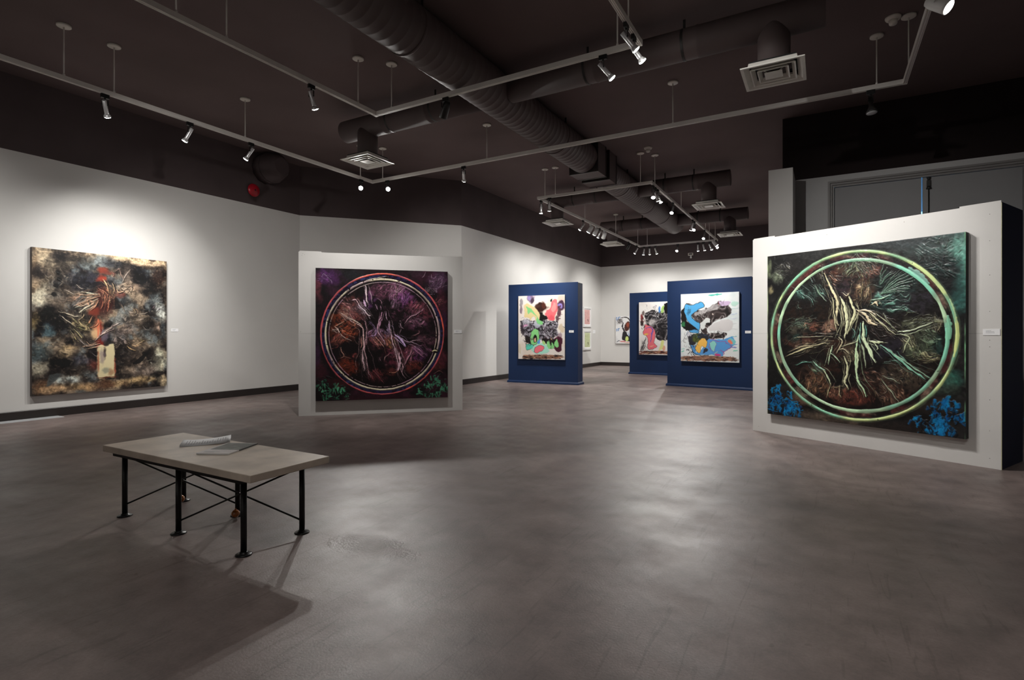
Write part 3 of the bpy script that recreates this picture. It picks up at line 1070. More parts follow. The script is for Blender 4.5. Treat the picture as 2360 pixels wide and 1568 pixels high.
    def mix(s, m, col):
        s.c += (np.array(col) / 255.0 - s.c) * np.clip(m, 0, 1)[..., None]

    def cloud(s, cell, col, lo=0.5, hi=0.62, a=1.0, mask=None, octv=4):
        n = s.noise(cell, octv)
        m = np.clip((n - lo) / (hi - lo), 0, 1) * a
        s.mix(m if mask is None else m * mask, col)
        return m

    def spotmask(s, cx, cy, rx, ry, warp=0.5, cell=60, soft=0.5):
        (c,) = s.T([(cx, cy)])
        rx, ry = rx * s.k, ry * s.k
        d = np.hypot((s.X - c[0]) / rx, (s.Y - c[1]) / ry)
        d = d + (s.noise(cell, 4) - 0.5) * 2 * warp
        return np.clip((1 + soft / 2 - d) / soft, 0, 1)

    def smudge(s, cx, cy, rx, ry, col, a=0.8, warp=0.5, cell=60, soft=0.6, relief=0.0):
        m = s.spotmask(cx, cy, rx, ry, warp, cell, soft) * a
        s.mix(m, col)
        s.h += m * relief

    def rand_pts(s, pts):
        P = np.array(pts, float)
        if len(P) < 3:
            n = 10
            t = np.linspace(0, 1, n)[:, None]
            return P[0] * (1 - t) + P[-1] * t
        Q = np.vstack([2 * P[0] - P[1], P, 2 * P[-1] - P[-2]])
        out = []
        for i in range(1, len(Q) - 2):
            for t in np.linspace(0, 1, 7)[:-1]:
                a, b, c, d = Q[i - 1], Q[i], Q[i + 1], Q[i + 2]
                out.append(0.5 * (2 * b + (c - a) * t + (2 * a - 5 * b + 4 * c - d) * t * t + (3 * b - a - 3 * c + d) * t ** 3))
        out.append(P[-1])
        return np.array(out)

    def stroke(s, pts, w, col, a=1.0, taper=0.75, relief=1.0, wob=0.0, grid=False, brk=0.0):
        P = s.rand_pts(np.array(pts, float) if grid else s.T(pts))
        if wob:
            P = P + s.rng.normal(0, wob * s.k, P.shape)
        n = len(P)
        r = max(w * s.k * 0.5, 0.55)
        t = np.linspace(-1, 1, n)
        rad = r * np.maximum(1 - taper * np.abs(t) ** 2.2, 0.12) * (0.6 + 0.75 * s.rng.random(n))
        x0, y0 = np.floor(P.min(0) - r - 2).astype(int)
        x1, y1 = np.ceil(P.max(0) + r + 3).astype(int)
        x0, y0, x1, y1 = max(x0, 0), max(y0, 0), min(x1, s.W), min(y1, s.H)
        if x1 <= x0 or y1 <= y0:
            return
        X, Y = s.X[y0:y1, x0:x1], s.Y[y0:y1, x0:x1]
        best = np.full(X.shape, -9.0)
        for i in range(n - 1):
            a_, b_ = P[i], P[i + 1]
            d = b_ - a_
            L2 = max(d @ d, 1e-6)
            u = np.clip(((X - a_[0]) * d[0] + (Y - a_[1]) * d[1]) / L2, 0, 1)
            ds = np.hypot(X - a_[0] - u * d[0], Y - a_[1] - u * d[1])
            rr = rad[i] + (rad[i + 1] - rad[i]) * u
            best = np.maximum(best, 1 - ds / np.maximum(rr, 0.45))
        m = np.clip(best * np.maximum(r, 0.8) / 0.9, 0, 1)
        if brk > 0:
            m = m * np.clip(1 - brk * s.rng.random(m.shape) * 1.3, 0, 1)
        m = m * a
        cc = np.array(col) / 255.0
        sub = s.c[y0:y1, x0:x1]
        sub += (cc - sub) * m[..., None]
        s.h[y0:y1, x0:x1] = np.maximum(s.h[y0:y1, x0:x1], relief * np.sqrt(np.clip(best, 0, 1)) * a)

    def ridge(s, pts, w, col, a=1.0, dark=(10, 8, 8), **kw):
        """lit fold with a dark groove beside it"""
        w = w * s.fine
        off = [(x + w * 0.55, y + w * 0.45) for x, y in pts]
        s.stroke(off, w * 1.5, dark, 0.8 * a, relief=0.0)
        if w * s.k > 1.6 and 'taper' not in kw:
            n = len(pts)
            for sg in (-1, 1, -1, 1)[:2 + 2 * (len(pts) > 3)]:
                o = sg * w * (0.9 + 0.9 * s.rng.random())
                i0 = int(s.rng.integers(0, max(1, n - 2)))
                kk = s.rng.normal(0, 0.13)
                q = [(x + o - (y - pts[i0][1]) * kk + s.rng.normal(0, w * 0.25), y - o * 0.5 + (x - pts[i0][0]) * kk + s.rng.normal(0, w * 0.5)) for x, y in pts[i0:]]
                f = 0.5 + 0.4 * s.rng.random()
                if len(q) > 1:
                    s.stroke(q, w * (0.3 + 0.3 * s.rng.random()), np.array(col) * f, a * 0.9, taper=0.95, relief=0.7)
        s.stroke(pts, w, col, a, **kw)
        if w * s.k > 3:                                  # darker wrinkle inside a broad fold
            s.stroke([(x + w * 0.12, y) for x, y in pts], w * 0.28, np.array(col) * 0.55, 0.6, taper=0.9, relief=0.0, brk=0.5)

    def tuft(s, cx, cy, rx, ry, ang, n, ln, col, w=7, jit=16, a=0.9, curve=0.25, var=25, relief=0.8):
        s.creases(cx, cy, rx, ry, ang, w * 1.9, col, a)
        for _ in range(int(n * 0.45)):
            q = s.rng.normal(0, 0.5, 2)
            x, y = cx + q[0] * rx, cy + q[1] * ry
            t = math.radians(ang + s.rng.normal(0, jit))
            l = ln * (0.35 + 0.75 * s.rng.random())
            dx, dy = math.cos(t) * l / 2, math.sin(t) * l / 2
            cv = s.rng.normal(0, curve) * l
            mid = (x - math.sin(t) * cv * 0.5, y + math.cos(t) * cv * 0.5)
            f = s.rng.random()
            c = np.clip(np.array(col) * (0.55 + 0.55 * f) + s.rng.normal(0, var * 0.3, 3), 0, 255)
            s.ridge([(x - dx, y - dy), mid, (x + dx, y + dy)], w * (0.4 + 0.8 * s.rng.random()), c, a, taper=0.95, relief=relief)

    def fan(s, p0, ends, w, col, bend=0.1, **kw):
        for (ex, ey) in ends:
            mx, my = (p0[0] + ex) / 2 + (ey - p0[1]) * bend, (p0[1] + ey) / 2 - (ex - p0[0]) * bend
            s.ridge([p0, (mx, my), (ex, ey)], w, col, **kw)

    def blob(s, pts, col, soft=2.0, warp=0.0, cell=30, a=1.0, line=None, lw=4, relief=0.5):
        P = s.T(pts)
        P = np.vstack([s.rand_pts(np.vstack([P, P[:1]]))[:-1]])
        x0, y0 = np.floor(P.min(0) - 8 - warp * s.k).astype(int)
        x1, y1 = np.ceil(P.max(0) + 9 + warp * s.k).astype(int)
        x0, y0, x1, y1 = max(x0, 0), max(y0, 0), min(x1, s.W), min(y1, s.H)
        X, Y = s.X[y0:y1, x0:x1].copy(), s.Y[y0:y1, x0:x1].copy()
        if warp:
            X += (s.noise(cell, 3)[y0:y1, x0:x1] - 0.5) * 2 * warp * s.k
            Y += (s.noise(cell, 3)[y0:y1, x0:x1] - 0.5) * 2 * warp * s.k
        ins = np.zeros(X.shape, bool)
        dist = np.full(X.shape, 1e9)
        for i in range(len(P)):
            a_, b_ = P[i], P[(i + 1) % len(P)]
            d = b_ - a_
            L2 = max(d @ d, 1e-6)
            u = np.clip(((X - a_[0]) * d[0] + (Y - a_[1]) * d[1]) / L2, 0, 1)
            dist = np.minimum(dist, np.hypot(X - a_[0] - u * d[0], Y - a_[1] - u * d[1]))
            cr = (a_[1] > Y) != (b_[1] > Y)
            with np.errstate(divide='ignore', invalid='ignore'):
                xi = a_[0] + (Y - a_[1]) / (b_[1] - a_[1] + 1e-12) * d[0]
            ins ^= cr & (X < xi)
        sd = np.where(ins, dist, -dist)
        sf = max(soft * s.k, 0.7)
        m = np.clip(0.5 + sd / (2 * sf), 0, 1) * a
        sub = s.c[y0:y1, x0:x1]
        sub += (np.array(col) / 255.0 - sub) * m[..., None]
        if line is not None:
            lm = np.clip(1.2 - np.abs(sd) / max(lw * s.k * 0.5, 0.6), 0, 1)
            sub += (np.array(line) / 255.0 - sub) * lm[..., None]
        s.h[y0:y1, x0:x1] = np.maximum(s.h[y0:y1, x0:x1], m * relief)
        full = np.zeros((s.H, s.W))
        full[y0:y1, x0:x1] = m
        return full

    def marble(s, mask, cols, cell=70, freq=9.0, sx=1.0, sy=1.0):
        """poured-paint swirls inside mask"""
        wx, wy = s.noise(cell, 2, 0.4), s.noise(cell, 2, 0.4)
        v = (s.X * sx + s.Y * sy) / (s.W) * freq * 0.5 + (wx - 0.5) * freq * 1.1 + (wy - 0.5) * 1.5
        v = 0.5 + 0.5 * np.sin(v * 2 * math.pi)
        v = np.clip(v + (s.noise(cell * 0.3, 2) - 0.5) * 0.2, 0, 1)
        n = len(cols)
        idx = v * (n - 1)
        i0 = np.clip(idx.astype(int), 0, n - 2)
        f = np.clip((idx - i0), 0, 1)[..., None]
        C = np.array(cols) / 255.0
        col = C[i0] * (1 - f) + C[i0 + 1] * f
        s.c += (col - s.c) * np.clip(mask, 0, 1)[..., None]
        s.h += mask * v * 0.4

    def curls(s, cx, cy, rx, ry, n, cols, w=7, ln=60):
        """loose curling threads of poured paint"""
        for _ in range(n):
            q = s.rng.normal(0, 0.5, 2)
            x, y = cx + q[0] * rx, cy + q[1] * ry
            t = s.rng.random() * 6.28
            k = s.rng.normal(0, 0.9)
            pts = [(x, y)]
            for _i in range(4):
                x, y = x + math.cos(t) * ln / 4, y + math.sin(t) * ln / 4
                t += k
                pts.append((x, y))
            s.stroke(pts, w * (0.5 + s.rng.random()), cols[int(s.rng.integers(0, len(cols)))], 0.9, 0.8, 0.6)

    def ring(s, l, t, r, b, w, col, a=1.0, brk=0.0, rough=0.0, col2=None, relief=1.2, bcell=26):
        P = s.T([l, t, r, b])
        cx, cy = (P[0][0] + P[2][0]) / 2, (P[1][1] + P[3][1]) / 2
        rx, ry = (P[2][0] - P[0][0]) / 2, (P[3][1] - P[1][1]) / 2
        d = (np.hypot((s.X - cx) / rx, (s.Y - cy) / ry) - 1) * (rx + ry) / 2
        d = d + (s.noise(40, 4) - 0.5) * 2 * rough * s.k
        hw = w * s.k / 2 * (0.65 + 0.7 * s.noise(160, 3))
        m = np.clip((hw - np.abs(d)) / 1.0 + 0.5, 0, 1) * a
        if brk:
            m = m * np.clip((s.noise(bcell, 4) - brk) * 9 + 0.5, 0, 1)
        if col2 is None:
            s.mix(m, col)
        else:
            n = np.clip((s.noise(260, 3) - 0.35) / 0.3, 0, 1)
            s.mix(m * n, col)
            s.mix(m * (1 - n), col2)
        s.h = np.maximum(s.h, relief * m * np.sqrt(np.clip(1 - np.abs(d) / np.maximum(hw, 0.3), 0, 1)))
        return (cx, cy, rx, ry)

    def mesh(s, name, width, height, relief, t, rough, parent, coat=0.2, grain=0.25):
        """painted face: local x 0..width, z 0..height, face at y=-t towards -y"""
        W, H = s.W, s.H
        g = (s.h + grain * s.noise(10 / max(s.k, 0.2), 3)) * relief
        xs = np.linspace(0, width, W)
        zs = np.linspace(height, 0, H)
        co = np.zeros((H, W, 3))
        co[..., 0] = xs[None]
        co[..., 2] = zs[:, None]
        edge = np.ones((H, W))
        edge[0] = edge[-1] = 0
        edge[:, 0] = edge[:, -1] = 0
        co[..., 1] = -t - g * edge
        me = bpy.data.meshes.new(name)
        me.vertices.add(W * H)
        me.vertices.foreach_set('co', co.reshape(-1))
        nq = (W - 1) * (H - 1)
        i = (np.arange(H - 1)[:, None] * W + np.arange(W - 1)[None]).reshape(-1)
        quads = np.stack([i, i + W, i + W + 1, i + 1], 1).astype(np.int32)
        me.loops.add(nq * 4)
        me.loops.foreach_set('vertex_index', quads.reshape(-1))
        me.polygons.add(nq)
        me.polygons.foreach_set('loop_start', np.arange(nq, dtype=np.int32) * 4)
        try:
            me.polygons.foreach_set('loop_total', np.full(nq, 4, np.int32))
        except Exception:
            pass
        me.update(calc_edges=True)
        me.polygons.foreach_set('use_smooth', np.ones(nq, bool))
        c = np.clip(s.c, 0, 1)
        l = np.where(c <= 0.04045, c / 12.92, ((c + 0.055) / 1.055) ** 2.4)
        at = me.color_attributes.new('paint', 'FLOAT_COLOR', 'POINT')
        at.data.foreach_set('color', np.concatenate([l, np.ones((H, W, 1))], 2).astype(np.float32).reshape(-1))
        m = bpy.data.materials.new(name + '_paint')
        m.use_nodes = True
        nt = m.node_tree
        b = nt.nodes['Principled BSDF']
        vc = nt.nodes.new('ShaderNodeVertexColor')
        vc.layer_name = 'paint'
        nt.links.new(vc.outputs['Color'], b.inputs['Base Color'])
        n = nt.nodes.new('ShaderNodeTexNoise')
        n.inputs['Scale'].default_value = 90
        n.inputs['Detail'].default_value = 3
        tc = nt.nodes.new('ShaderNodeTexCoord')
        nt.links.new(tc.outputs['Object'], n.inputs['Vector'])
        mr = nt.nodes.new('ShaderNodeMapRange')
        mr.inputs['To Min'].default_value = rough - 0.12
        mr.inputs['To Max'].default_value = rough + 0.15
        nt.links.new(n.outputs['Fac'], mr.inputs['Value'])
        nt.links.new(mr.outputs['Result'], b.inputs['Roughness'])
        bp = nt.nodes.new('ShaderNodeBump')
        bp.inputs['Strength'].default_value = 0.15
        bp.inputs['Distance'].default_value = 0.002
        nt.links.new(n.outputs['Fac'], bp.inputs['Height'])
        nt.links.new(bp.outputs['Normal'], b.inputs['Normal'])
        b.inputs['Specular IOR Level'].default_value = 0.35
        b.inputs['Coat Weight'].default_value = coat
        me.materials.append(m)
        o = bpy.data.objects.new(name, me)
        COL.objects.link(o)
        o.parent = parent
        return o


def hang(name, label, origin, ang, u0, u1, z0, z1, t, art, side_col, relief=0.004, rough=0.45, coat=0.2):
    d = pdir(ang)
    n = Vector((d.y, -d.x, 0))
    loc = Vector((*origin, 0)) + d * u0 + n * 0.001 + Vector((0, 0, z0))
    p = thing(name, label, 'painting', loc, math.radians(ang))
    wd, ht = u1 - u0, z1 - z0
    bm = bmesh.new()
    box(bm, 0.0, wd, -t + 0.001, 0.0, 0.0, ht, 0.0)
    build('stretcher', bm, mat('canvas_edge_' + name + str(len(MATS)), side_col, 0.7, var=0.2, vscale=14), p)
    art.mesh('canvas', wd, ht, relief, t, rough, p, coat)
    return p


# ------------------------------------------------------------------ 1: smoky black and cream painting
def art_smoky():
    q = [(58, 45), (1412, 185), (1412, 1438), (60, 1540)]
    A = Art(q, 360, 420, (50, 45, 42), 11)
    A.cloud(260, (128, 114, 98), 0.42, 0.62, 0.9)
    A.cloud(200, (30, 27, 28), 0.5, 0.62, 0.95)
    A.cloud(150, (104, 112, 114), 0.56, 0.68, 0.7)
    A.fine = 0.9
    for (x, y, rx, ry, c, a) in [
        (1000, 140, 480, 60, (198, 176, 146), 0.95), (1230, 190, 260, 45, (196, 172, 142), 0.9), (160, 130, 140, 110, (178, 160, 134), 0.9), (300, 200, 160, 60, (170, 158, 136), 0.7), (75, 300, 30, 300, (150, 128, 104), 0.8),
        (350, 145, 95, 70, (30, 26, 26), 0.95), (560, 190, 130, 50, (46, 42, 38), 0.85), (140, 310, 80, 60, (48, 42, 44), 0.8), (180, 430, 90, 90, (128, 116, 98), 0.7),
        (620, 390, 220, 80, (44, 44, 52), 0.9), (770, 200, 150, 60, (134, 142, 142), 0.75), (650, 250, 100, 40, (112, 122, 124), 0.7), (880, 210, 80, 50, (42, 42, 46), 0.8),
        (150, 560, 80, 90, (190, 184, 164), 0.9), (300, 560, 110, 110, (108, 98, 88), 0.7), (90, 790, 40, 70, (160, 140, 96), 0.7),
        (240, 780, 110, 160, (15, 14, 17), 0.95), (370, 820, 110, 110, (22, 20, 22), 0.85), (225, 880, 40, 70, (90, 112, 118), 0.7), (200, 690, 50, 60, (14, 13, 15), 0.9), (180, 980, 70, 50, (152, 138, 118), 0.7),
        (140, 1100, 100, 80, (66, 78, 80), 0.7), (400, 1110, 60, 60, (172, 152, 122), 0.8), (440, 1040, 60, 40, (170, 146, 110), 0.7), (370, 1200, 150, 55, (12, 11, 12), 0.98), (130, 1270, 90, 70, (164, 158, 140), 0.8),
        (330, 1395, 80, 45, (186, 196, 192), 0.9), (470, 1380, 60, 50, (168, 176, 172), 0.8), (560, 1180, 90, 40, (92, 92, 104), 0.6), (560, 1280, 130, 50, (56, 50, 46), 0.8),
        (1150, 370, 90, 130, (18, 18, 22), 0.97), (1010, 330, 60, 110, (120, 108, 98), 0.6), (1000, 450, 130, 50, (186, 160, 136), 0.65), (1320, 330, 80, 110, (46, 34, 30), 0.85), (1290, 250, 110, 30, (50, 42, 36), 0.7),
        (1310, 560, 60, 90, (132, 142, 142), 0.7), (1120, 560, 110, 60, (132, 118, 102), 0.7), (1350, 700, 60, 90, (204, 206, 196), 0.9), (1280, 830, 60, 55, (190, 164, 144), 0.85), (1370, 880, 30, 110, (56, 62, 66), 0.8),
        (980, 680, 90, 60, (104, 106, 104), 0.6), (960, 880, 120, 60, (138, 124, 118), 0.6), (830, 830, 60, 60, (14, 12, 14), 0.9), (820, 960, 50, 50, (30, 30, 34), 0.9), (1200, 830, 80, 80, (20, 18, 18), 0.85),
        (1350, 1170, 80, 150, (196, 194, 170), 0.9), (1200, 1270, 130, 80, (130, 116, 106), 0.8), (1030, 1130, 120, 110, (46, 40, 38), 0.8), (1100, 1390, 240, 40, (178, 152, 112), 0.8), (1380, 1390, 60, 60, (206, 186, 152), 0.85),
        (760, 1430, 160, 50, (74, 52, 40), 0.85), (560, 1440, 110, 40, (176, 146, 108), 0.8), (140, 1450, 100, 70, (96, 70, 52), 0.8), (300, 1480, 170, 40, (178, 148, 114), 0.8), (900, 1120, 60, 70, (22, 20, 22), 0.8), (660, 1240, 60, 60, (96, 50, 44), 0.7)]:
        A.smudge(x, y, rx, ry, c, a, 0.6, 90, 1.0)
    A.warp(34, 130, 2)
    A.cloud(90, (14, 12, 13), 0.53, 0.68, 0.5)
    A.cloud(26, (14, 12, 12), 0.55, 0.75, 0.3)
    A.cloud(20, (190, 172, 146), 0.6, 0.8, 0.25)
    A.warp(7, 30, 2)
    A.grainy(12, 0.3)
    A.c = np.clip((A.c - 0.30) * 1.3 + 0.315, 0.035, 0.95)
    # red pillar
    for (x, y, rx, ry, c, a) in [(755, 275, 60, 30, (150, 58, 40), 0.8), (750, 360, 50, 35, (170, 62, 42), 0.85), (810, 300, 60, 20, (112, 46, 36), 0.7), (760, 520, 60, 120, (70, 28, 24), 0.8), (690, 690, 60, 60, (120, 44, 30), 0.85),
                                 (800, 640, 70, 110, (54, 18, 16), 0.85), (940, 520, 50, 40, (122, 54, 42), 0.6), (720, 850, 40, 90, (196, 108, 76), 0.85), (700, 910, 45, 60, (226, 186, 138), 0.85), (735, 1020, 40, 60, (132, 44, 34), 0.85), (780, 930, 40, 60, (128, 112, 128), 0.7)]:
        A.smudge(x, y, rx, ry, c, a, 0.6, 45, 0.8)
    A.stroke([(722, 770), (720, 860), (722, 960)], 26, (226, 122, 88), 0.85, 0.5)
    A.stroke([(745, 800), (748, 900), (738, 1050)], 22, (112, 34, 32), 0.8, 0.5)
    A.blob([(712, 1040), (760, 1030), (800, 1040), (880, 1020), (886, 1180), (884, 1345), (790, 1350), (716, 1345)], (214, 200, 158), 6, 10, 30, relief=1.4)
    for (x, y, rx, ry, c, a) in [(785, 1110, 14, 60, (48, 38, 40), 0.9), (760, 1140, 24, 80, (134, 118, 122), 0.6), (800, 1285, 40, 30, (130, 132, 116), 0.7), (850, 1300, 26, 40, (140, 94, 66), 0.6), (720, 1200, 10, 130, (152, 84, 60), 0.8), (888, 1250, 12, 100, (142, 64, 46), 0.8), (800, 1352, 100, 8, (96, 48, 36), 0.8)]:
        A.smudge(x, y, rx, ry, c, a, 0.5, 26, 0.8)
    A.stroke([(880, 420), (880, 700), (882, 1080)], 7, (96, 84, 62), 0.8, 0.1)
    A.stroke([(1130, 560), (1128, 800), (1130, 1130)], 5, (86, 76, 62), 0.6, 0.1)
    cw, cp = (244, 220, 192), (246, 184, 150)
    for pts, wd, c in [([(545, 495), (640, 508), (735, 512)], 14, cw), ([(480, 515), (600, 525), (740, 522)], 13, cp), ([(510, 640), (600, 590), (740, 530)], 16, cp), ([(490, 655), (620, 610), (725, 560)], 12, cw),
                       ([(525, 705), (600, 650), (690, 600)], 18, cw), ([(470, 640), (560, 600), (700, 545)], 10, cp), ([(640, 660), (700, 620), (725, 580)], 14, cp), ([(380, 470), (440, 500), (490, 520)], 10, (196, 180, 162)),
                       ([(500, 425), (545, 455), (580, 470)], 10, (196, 180, 166)), ([(320, 690), (430, 720), (500, 740), (560, 740)], 14, (206, 192, 166)), ([(340, 730), (420, 790), (500, 840)], 13, (196, 182, 160)), ([(455, 745), (500, 800), (560, 830), (610, 840)], 15, (208, 192, 148)),
                       ([(470, 860), (540, 930), (560, 960)], 14, (190, 176, 132)), ([(440, 880), (490, 960), (520, 1000)], 10, (178, 164, 124)), ([(480, 940), (500, 980)], 12, (188, 172, 120)), ([(540, 880), (600, 870), (605, 840)], 13, (206, 184, 140)),
                       ([(520, 780), (570, 740), (580, 710)], 12, (196, 172, 138)), ([(600, 830), (640, 790), (660, 740)], 12, (216, 160, 120)), ([(640, 850), (700, 830), (720, 800)], 12, (220, 150, 112)),
                       ([(770, 365), (810, 440), (830, 500)], 18, (216, 186, 142)), ([(800, 400), (850, 440), (900, 470)], 12, (196, 164, 130)), ([(858, 400), (880, 450), (872, 520)], 12, (206, 178, 140)), ([(720, 455), (800, 505), (830, 560), (820, 680)], 14, (210, 142, 112)),
                       ([(760, 480), (790, 540), (780, 600), (745, 660)], 12, (206, 138, 108)), ([(770, 560), (765, 620), (750, 660)], 9, (190, 112, 84)), ([(810, 560), (825, 640), (815, 690)], 9, (190, 116, 88)), ([(715, 590), (690, 640), (640, 680)], 12, (214, 150, 116)),
                       ([(850, 470), (840, 540), (845, 600)], 9, (196, 156, 120)), ([(900, 470), (930, 500), (985, 480)], 16, (218, 182, 150)), ([(920, 440), (980, 470), (1040, 430)], 14, (222, 198, 170)), ([(950, 420), (1000, 440), (1060, 480)], 10, (206, 184, 160)), ([(1040, 500), (1060, 450), (1030, 400)], 12, (200, 178, 154)),
                       ([(850, 280), (880, 320), (870, 340)], 10, (166, 112, 100)), ([(890, 290), (930, 260), (950, 320), (980, 380)], 9, (170, 140, 126)), ([(960, 400), (990, 340), (1040, 270)], 9, (190, 172, 158)), ([(930, 600), (960, 640), (990, 690)], 8, (150, 130, 112)),
                       ([(1060, 640), (1090, 690), (1080, 730)], 11, (206, 176, 140)), ([(1080, 650), (1120, 690), (1110, 720)], 9, (200, 160, 124)), ([(1140, 712), (1180, 715), (1215, 703)], 11, (206, 190, 172)), ([(1170, 830), (1200, 870), (1240, 880)], 8, (170, 158, 148)),
                       ([(690, 985), (780, 900), (850, 850), (945, 800)], 16, (222, 200, 186)), ([(720, 940), (800, 900), (880, 870)], 10, (196, 166, 158)), ([(760, 900), (830, 850), (900, 830)], 8, (180, 150, 144)), ([(560, 1045), (650, 1030), (745, 1015)], 14, (222, 186, 158)), ([(600, 990), (640, 1020), (735, 990)], 10, (202, 164, 136)),
                       ([(620, 1060), (690, 1050), (730, 1045)], 10, (206, 176, 146)), ([(520, 960), (570, 1010), (620, 1030)], 9, (182, 172, 166)), ([(640, 1090), (690, 1130), (700, 1140)], 7, (150, 140, 140)), ([(1010, 1030), (1050, 1070), (1100, 1085)], 13, (206, 170, 122)), ([(1050, 1040), (1120, 1020), (1180, 980)], 13, (216, 186, 146)), ([(940, 1020), (900, 1060), (905, 1000)], 8, (170, 150, 128)), ([(300, 360), (360, 400), (330, 440)], 8, (160, 146, 128))]:
        A.ridge(pts, wd, np.minimum(np.array(c) * 1.12, 255), 1.0)
    A.tuft(560, 590, 150, 70, -22, 24, 120, (214, 166, 136), 8)
    A.tuft(560, 840, 110, 80, 45, 34, 90, (190, 170, 124), 9)
    A.tuft(820, 520, 90, 110, 70, 26, 110, (196, 134, 104), 8)
    A.tuft(990, 430, 110, 60, -10, 34, 70, (206, 180, 154), 9, 50)
    A.tuft(1100, 760, 140, 110, -20, 34, 60, (166, 150, 136), 6, 60)
    A.tuft(960, 960, 110, 70, 30, 26, 60, (164, 146, 138), 6, 40)
    A.tuft(1100, 1010, 110, 60, 20, 18, 80, (196, 164, 126), 8)
    A.tuft(300, 350, 120, 120, 60, 26, 60, (150, 138, 122), 6, 60, 0.7)
    A.tuft(1330, 620, 60, 130, -40, 20, 60, (206, 208, 202), 8, 50, 0.8)
    A.tuft(1300, 1180, 90, 150, -50, 30, 60, (186, 184, 166), 7, 40, 0.7)
    A.warp(7, 40, 3)
    for x, y in ((320, 300), (330, 370), (300, 430), (280, 520)):
        A.smudge(x, y, 24, 26, (12, 10, 10), 0.95, 0.5, 20, 0.5)
    A.stroke([(1070, 1215), (1140, 1180), (1240, 1075)], 46, (10, 9, 10), 0.9, 0.7, 0)
    A.blob([(235, 1325), (345, 1310), (300, 1380), (210, 1440)], (70, 76, 76), 6, 8, 20, 0.8)
    for k in range(10):
        A.stroke([(238 + k * 11, 1325), (230 + k * 9, 1400 - k * 3)], 4, (26, 26, 30), 0.8, 0.2)
    return A


